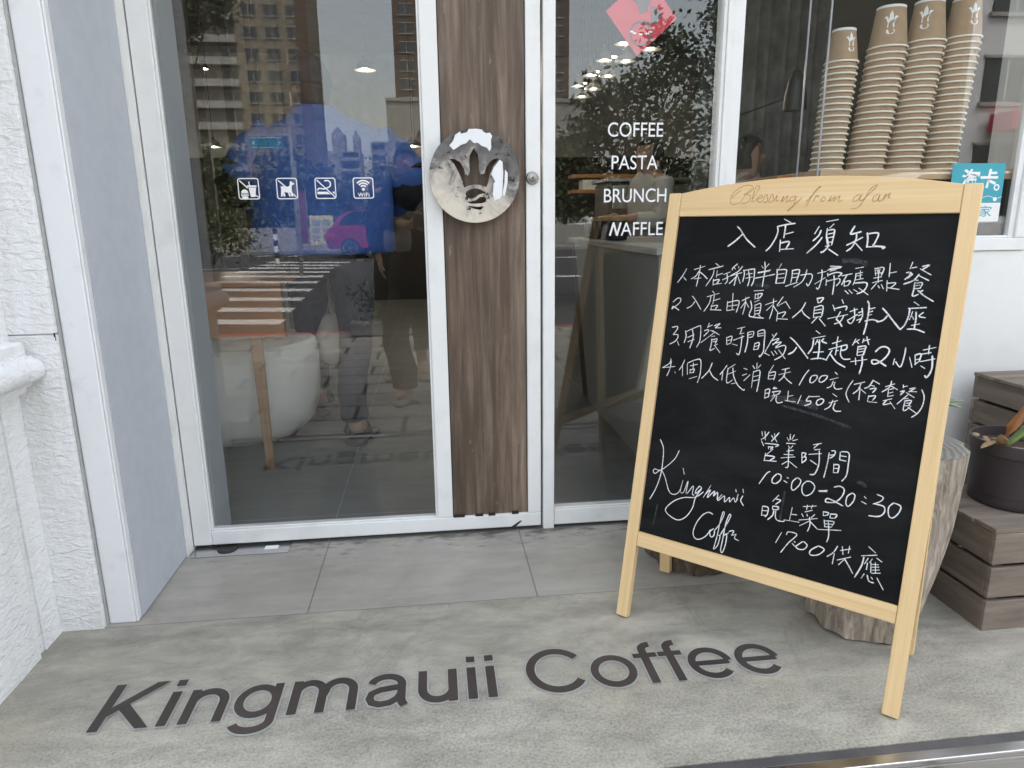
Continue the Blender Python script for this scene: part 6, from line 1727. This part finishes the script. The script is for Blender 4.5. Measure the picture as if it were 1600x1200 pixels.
# small planter shrub on the pavement edge
pb0 = M(580, 470, 5.0)
tree('planter_shrub', (pb0.x, -5.0, -.05), .25, [((0, 0, .22), .13, .13, .14), ((-.10, 0, .30), .10, .1, .1), ((.10, 0, .28), .12, .1, .1), ((.16, 0, .12), .1, .1, .1)], 420, 'leaf1', 'low dark shrub in the kerbside planter', .015, .05, 11, 1, False, 'shrub')
tag(MB().box((pb0.x - .22, -5.10, -.1495), (pb0.x + .42, -4.88, -.0)).build('planter_stone', 'kerb', bevel=.02), 'grey stone kerbside planter block under the shrub', 'planter')

def car(loc, rz, m, label, kind='hatch', group=None):
    root = thing('parked_car', loc, label, 'car', group)
    root.rotation_euler = (0, 0, rz)
    # side profile (x forward, z up), lofted across the width with a narrower glasshouse
    if kind == 'hatch':
        lo = [(-2.05, .32), (-2.12, .55), (-2.08, .86), (-1.95, 1.00), (-.9, 1.02), (.7, .98), (1.55, .88), (2.0, .72), (2.10, .50), (2.05, .30)]
        hi = [(-1.98, .99), (-1.72, 1.32), (-1.45, 1.50), (-.6, 1.58), (.15, 1.52), (.75, 1.20), (1.05, .97)]
    elif kind == 'van':
        lo = [(-2.2, .35), (-2.25, .7), (-2.22, 1.05), (1.2, 1.05), (1.8, .95), (2.2, .80), (2.25, .45), (2.2, .30)]
        hi = [(-2.2, 1.04), (-2.15, 1.8), (-2.0, 1.93), (.6, 1.93), (1.05, 1.75), (1.7, .98)]
    else:
        lo = [(-2.2, .32), (-2.28, .55), (-2.2, .88), (-1.4, .96), (.8, .94), (1.7, .84), (2.2, .68), (2.28, .48), (2.2, .30)]
        hi = [(-1.75, .92), (-1.25, 1.30), (-.7, 1.44), (.2, 1.44), (.75, 1.25), (1.2, .93)]
    W = .89
    def ring(p, y, k): return [(x * k, y, z) for x, z in p]
    mb = MB()
    mb.rings([ring(lo, -W * .93, .985), ring(lo, -W, 1), ring(lo, W, 1), ring(lo, W * .93 + .06, .985)] if False else [ring(lo, -W, .985), ring(lo, -W + .05, 1), ring(lo, W - .05, 1), ring(lo, W, .985)])
    mb.rings([ring(hi, -W * .78, .97), ring(hi, -W * .70, 1), ring(hi, W * .70, 1), ring(hi, W * .78, .97)])
    mb.build('body', m, root, local=True, bevel=.04, seg=3, smooth='auto')
    zc = sum(z for x, z in hi) / len(hi)
    def inset(p, k):
        cx = sum(x for x, z in p) / len(p)
        return [(cx + (x - cx) * k, zc + (z - zc) * k + .03) for x, z in p]
    for s_ in (-1, 1):
        g = inset(hi, .80)
        MB().prism([(x, s_ * W * .785, z) for x, z in g], (0, s_ * .012, 0)).build('side_window', 'carglass', root, local=True)
    for x in (-1.32, 1.32):
        for s_ in (-1, 1):
            y = s_ * (W - .09)
            wv = MB().lathe([(.24, -.10), (.32, -.10), (.335, -.07), (.335, .07), (.32, .10), (.24, .10)], 28, (x, y, .335), 'Y').build('wheel', 'tyre', root, local=True, smooth='auto')
            rm = MB()
            for k in range(5):
                a = 2 * math.pi * k / 5
                rm.bar((x, y + s_ * .104, .335), (x + .22 * math.cos(a), y + s_ * .104, .335 + .22 * math.sin(a)), .06, .02, (0, 1, 0))
            rm.lathe([(.235, .0), (.235, .012), (.205, .012), (.205, 0)], 28, (x, y + s_ * .098, .335), 'Y')
            rm.build('rim', 'rim', wv, local=True)
    zb = lo[2][1]
    for s_ in (-1, 1):
        MB().box((lo[1][0] - .03, s_ * W * .55, zb - .22), (lo[1][0] + .30, s_ * (W + .012), zb - .04)).build('tail_light', 'taill', root, local=True, bevel=.02)
        MB().box((lo[-3][0] - .25, s_ * W * .6, .62), (lo[-3][0] + .05, s_ * (W + .012), .74)).build('headlight', 'rim', root, local=True, bevel=.02)
    return root
pc = Mz(560, 404, -.2)
car((pc.x + 1.15, pc.y - .9, -.2), R(6), 'magenta', 'magenta hatchback parked across the road', 'hatch')
p = Mz(905, 374, -.2)
car((p.x, -33.0, -.1), R(175), 'whitecar', 'white car parked nearest the corner beyond the crossing', 'sedan', 'parked white cars')
car((p.x - 4.9, -33.4, -.1), R(178), 'whitecar', 'white van parked behind the white car beyond the crossing', 'van', 'parked white cars')
p = M(1545, 235, 9.5)
car((p.x + .9, p.y - .9, -.2), R(8), 'whitecar', 'white van passing close to the display window', 'van')

# street furniture
def pole_sign():
    c = M(416, 223, 14)
    o = thing('street_sign', (c.x, c.y, -.2), 'green street name sign on a thin pole by the crossing', 'sign')
    MB().box((c.x - .34, c.y - .02, c.z - .12), (c.x + .34, c.y, c.z + .12)).build('sign_plate', 'signgreen', o, bevel=.01)
    MB().tube([(c.x + .50, c.y - .05, -.2), (c.x + .50, c.y - .05, c.z + .35)], .04, 10).build('pole', 'rim', o)
    MB().box((c.x - .36, c.y - .07, c.z + .145), (c.x + .5, c.y - .03, c.z + .175)).build('bracket', 'rim', o)
    b_ = MB()
    for z0, z1, x0, x1 in ((c.z + .095, c.z + .107, -.32, .32), (c.z - .107, c.z - .095, -.32, .32)):
        b_.box((c.x + x0, c.y + .001, z0), (c.x + x1, c.y + .004, z1))
    b_.build('border_line', 'vinyl', o)
    for s_ in (-1, 1):
        MB().prism([(c.x + s_ * .30, c.y + .001, c.z), (c.x + s_ * .25, c.y + .001, c.z + .045), (c.x + s_ * .25, c.y + .001, c.z - .045)], (0, .003, 0)).build('arrow', 'vinyl', o)
pole_sign()
c = M(503, 360, 24)
yb = thing('notice_board', (c.x, c.y, -.1), 'yellow notice board standing by the magenta car', 'sign')
MB().box((c.x - .42, c.y - .05, c.z - .52), (c.x + .42, c.y, c.z + .52)).build('board', 'yellow', yb, bevel=.01)
pn = MB()
for k in range(3):
    for s_ in (0, 1):
        pn.box((c.x - .34 + s_ * .36, c.y + .001, c.z - .38 + k * .27), (c.x - .06 + s_ * .36, c.y + .006, c.z - .18 + k * .27))
pn.build('printed_panel', 'winwhite', yb)
for s_ in (-.3, .3):
    MB().box((c.x + s_ - .03, c.y - .09, -.1), (c.x + s_ + .03, c.y - .051, c.z)).build('leg', 'rim', yb)
c = M(466, 330, 20)
lp = thing('traffic_pole', (c.x, c.y, -.2), 'slim grey traffic pole beyond the crossing', 'pole')
MB().tube([(c.x, c.y, -.2), (c.x, c.y, 2.7)], .05, 10).build('pole', 'rim', lp)
MB().tube([(c.x, c.y, 2.7), (c.x, c.y, 2.76)], .07, 10).build('cap', 'rim', lp)
c = M(429, 360, 19)
bo = thing('striped_bollard', (c.x, c.y, -.2), 'black and white striped warning post by the crossing', 'bollard')
for k in range(6):
    MB().tube([(c.x, c.y, -.2 + k * .17), (c.x, c.y, -.2 + k * .17 + .169)], .06, 12).build('band', 'dark' if k % 2 else 'vinyl', bo)
c = M(472, 350, 25)
bn = thing('banner', (c.x, c.y, -.1), 'narrow dark red banner beside the yellow notice board', 'banner')
MB().box((c.x - .18, c.y - .02, .2), (c.x + .18, c.y, 2.1)).build('cloth', 'darkred', bn)
MB().tube([(c.x + .2, c.y, -.1), (c.x + .2, c.y, 2.2)], .02, 8).build('pole', 'rim', bn)
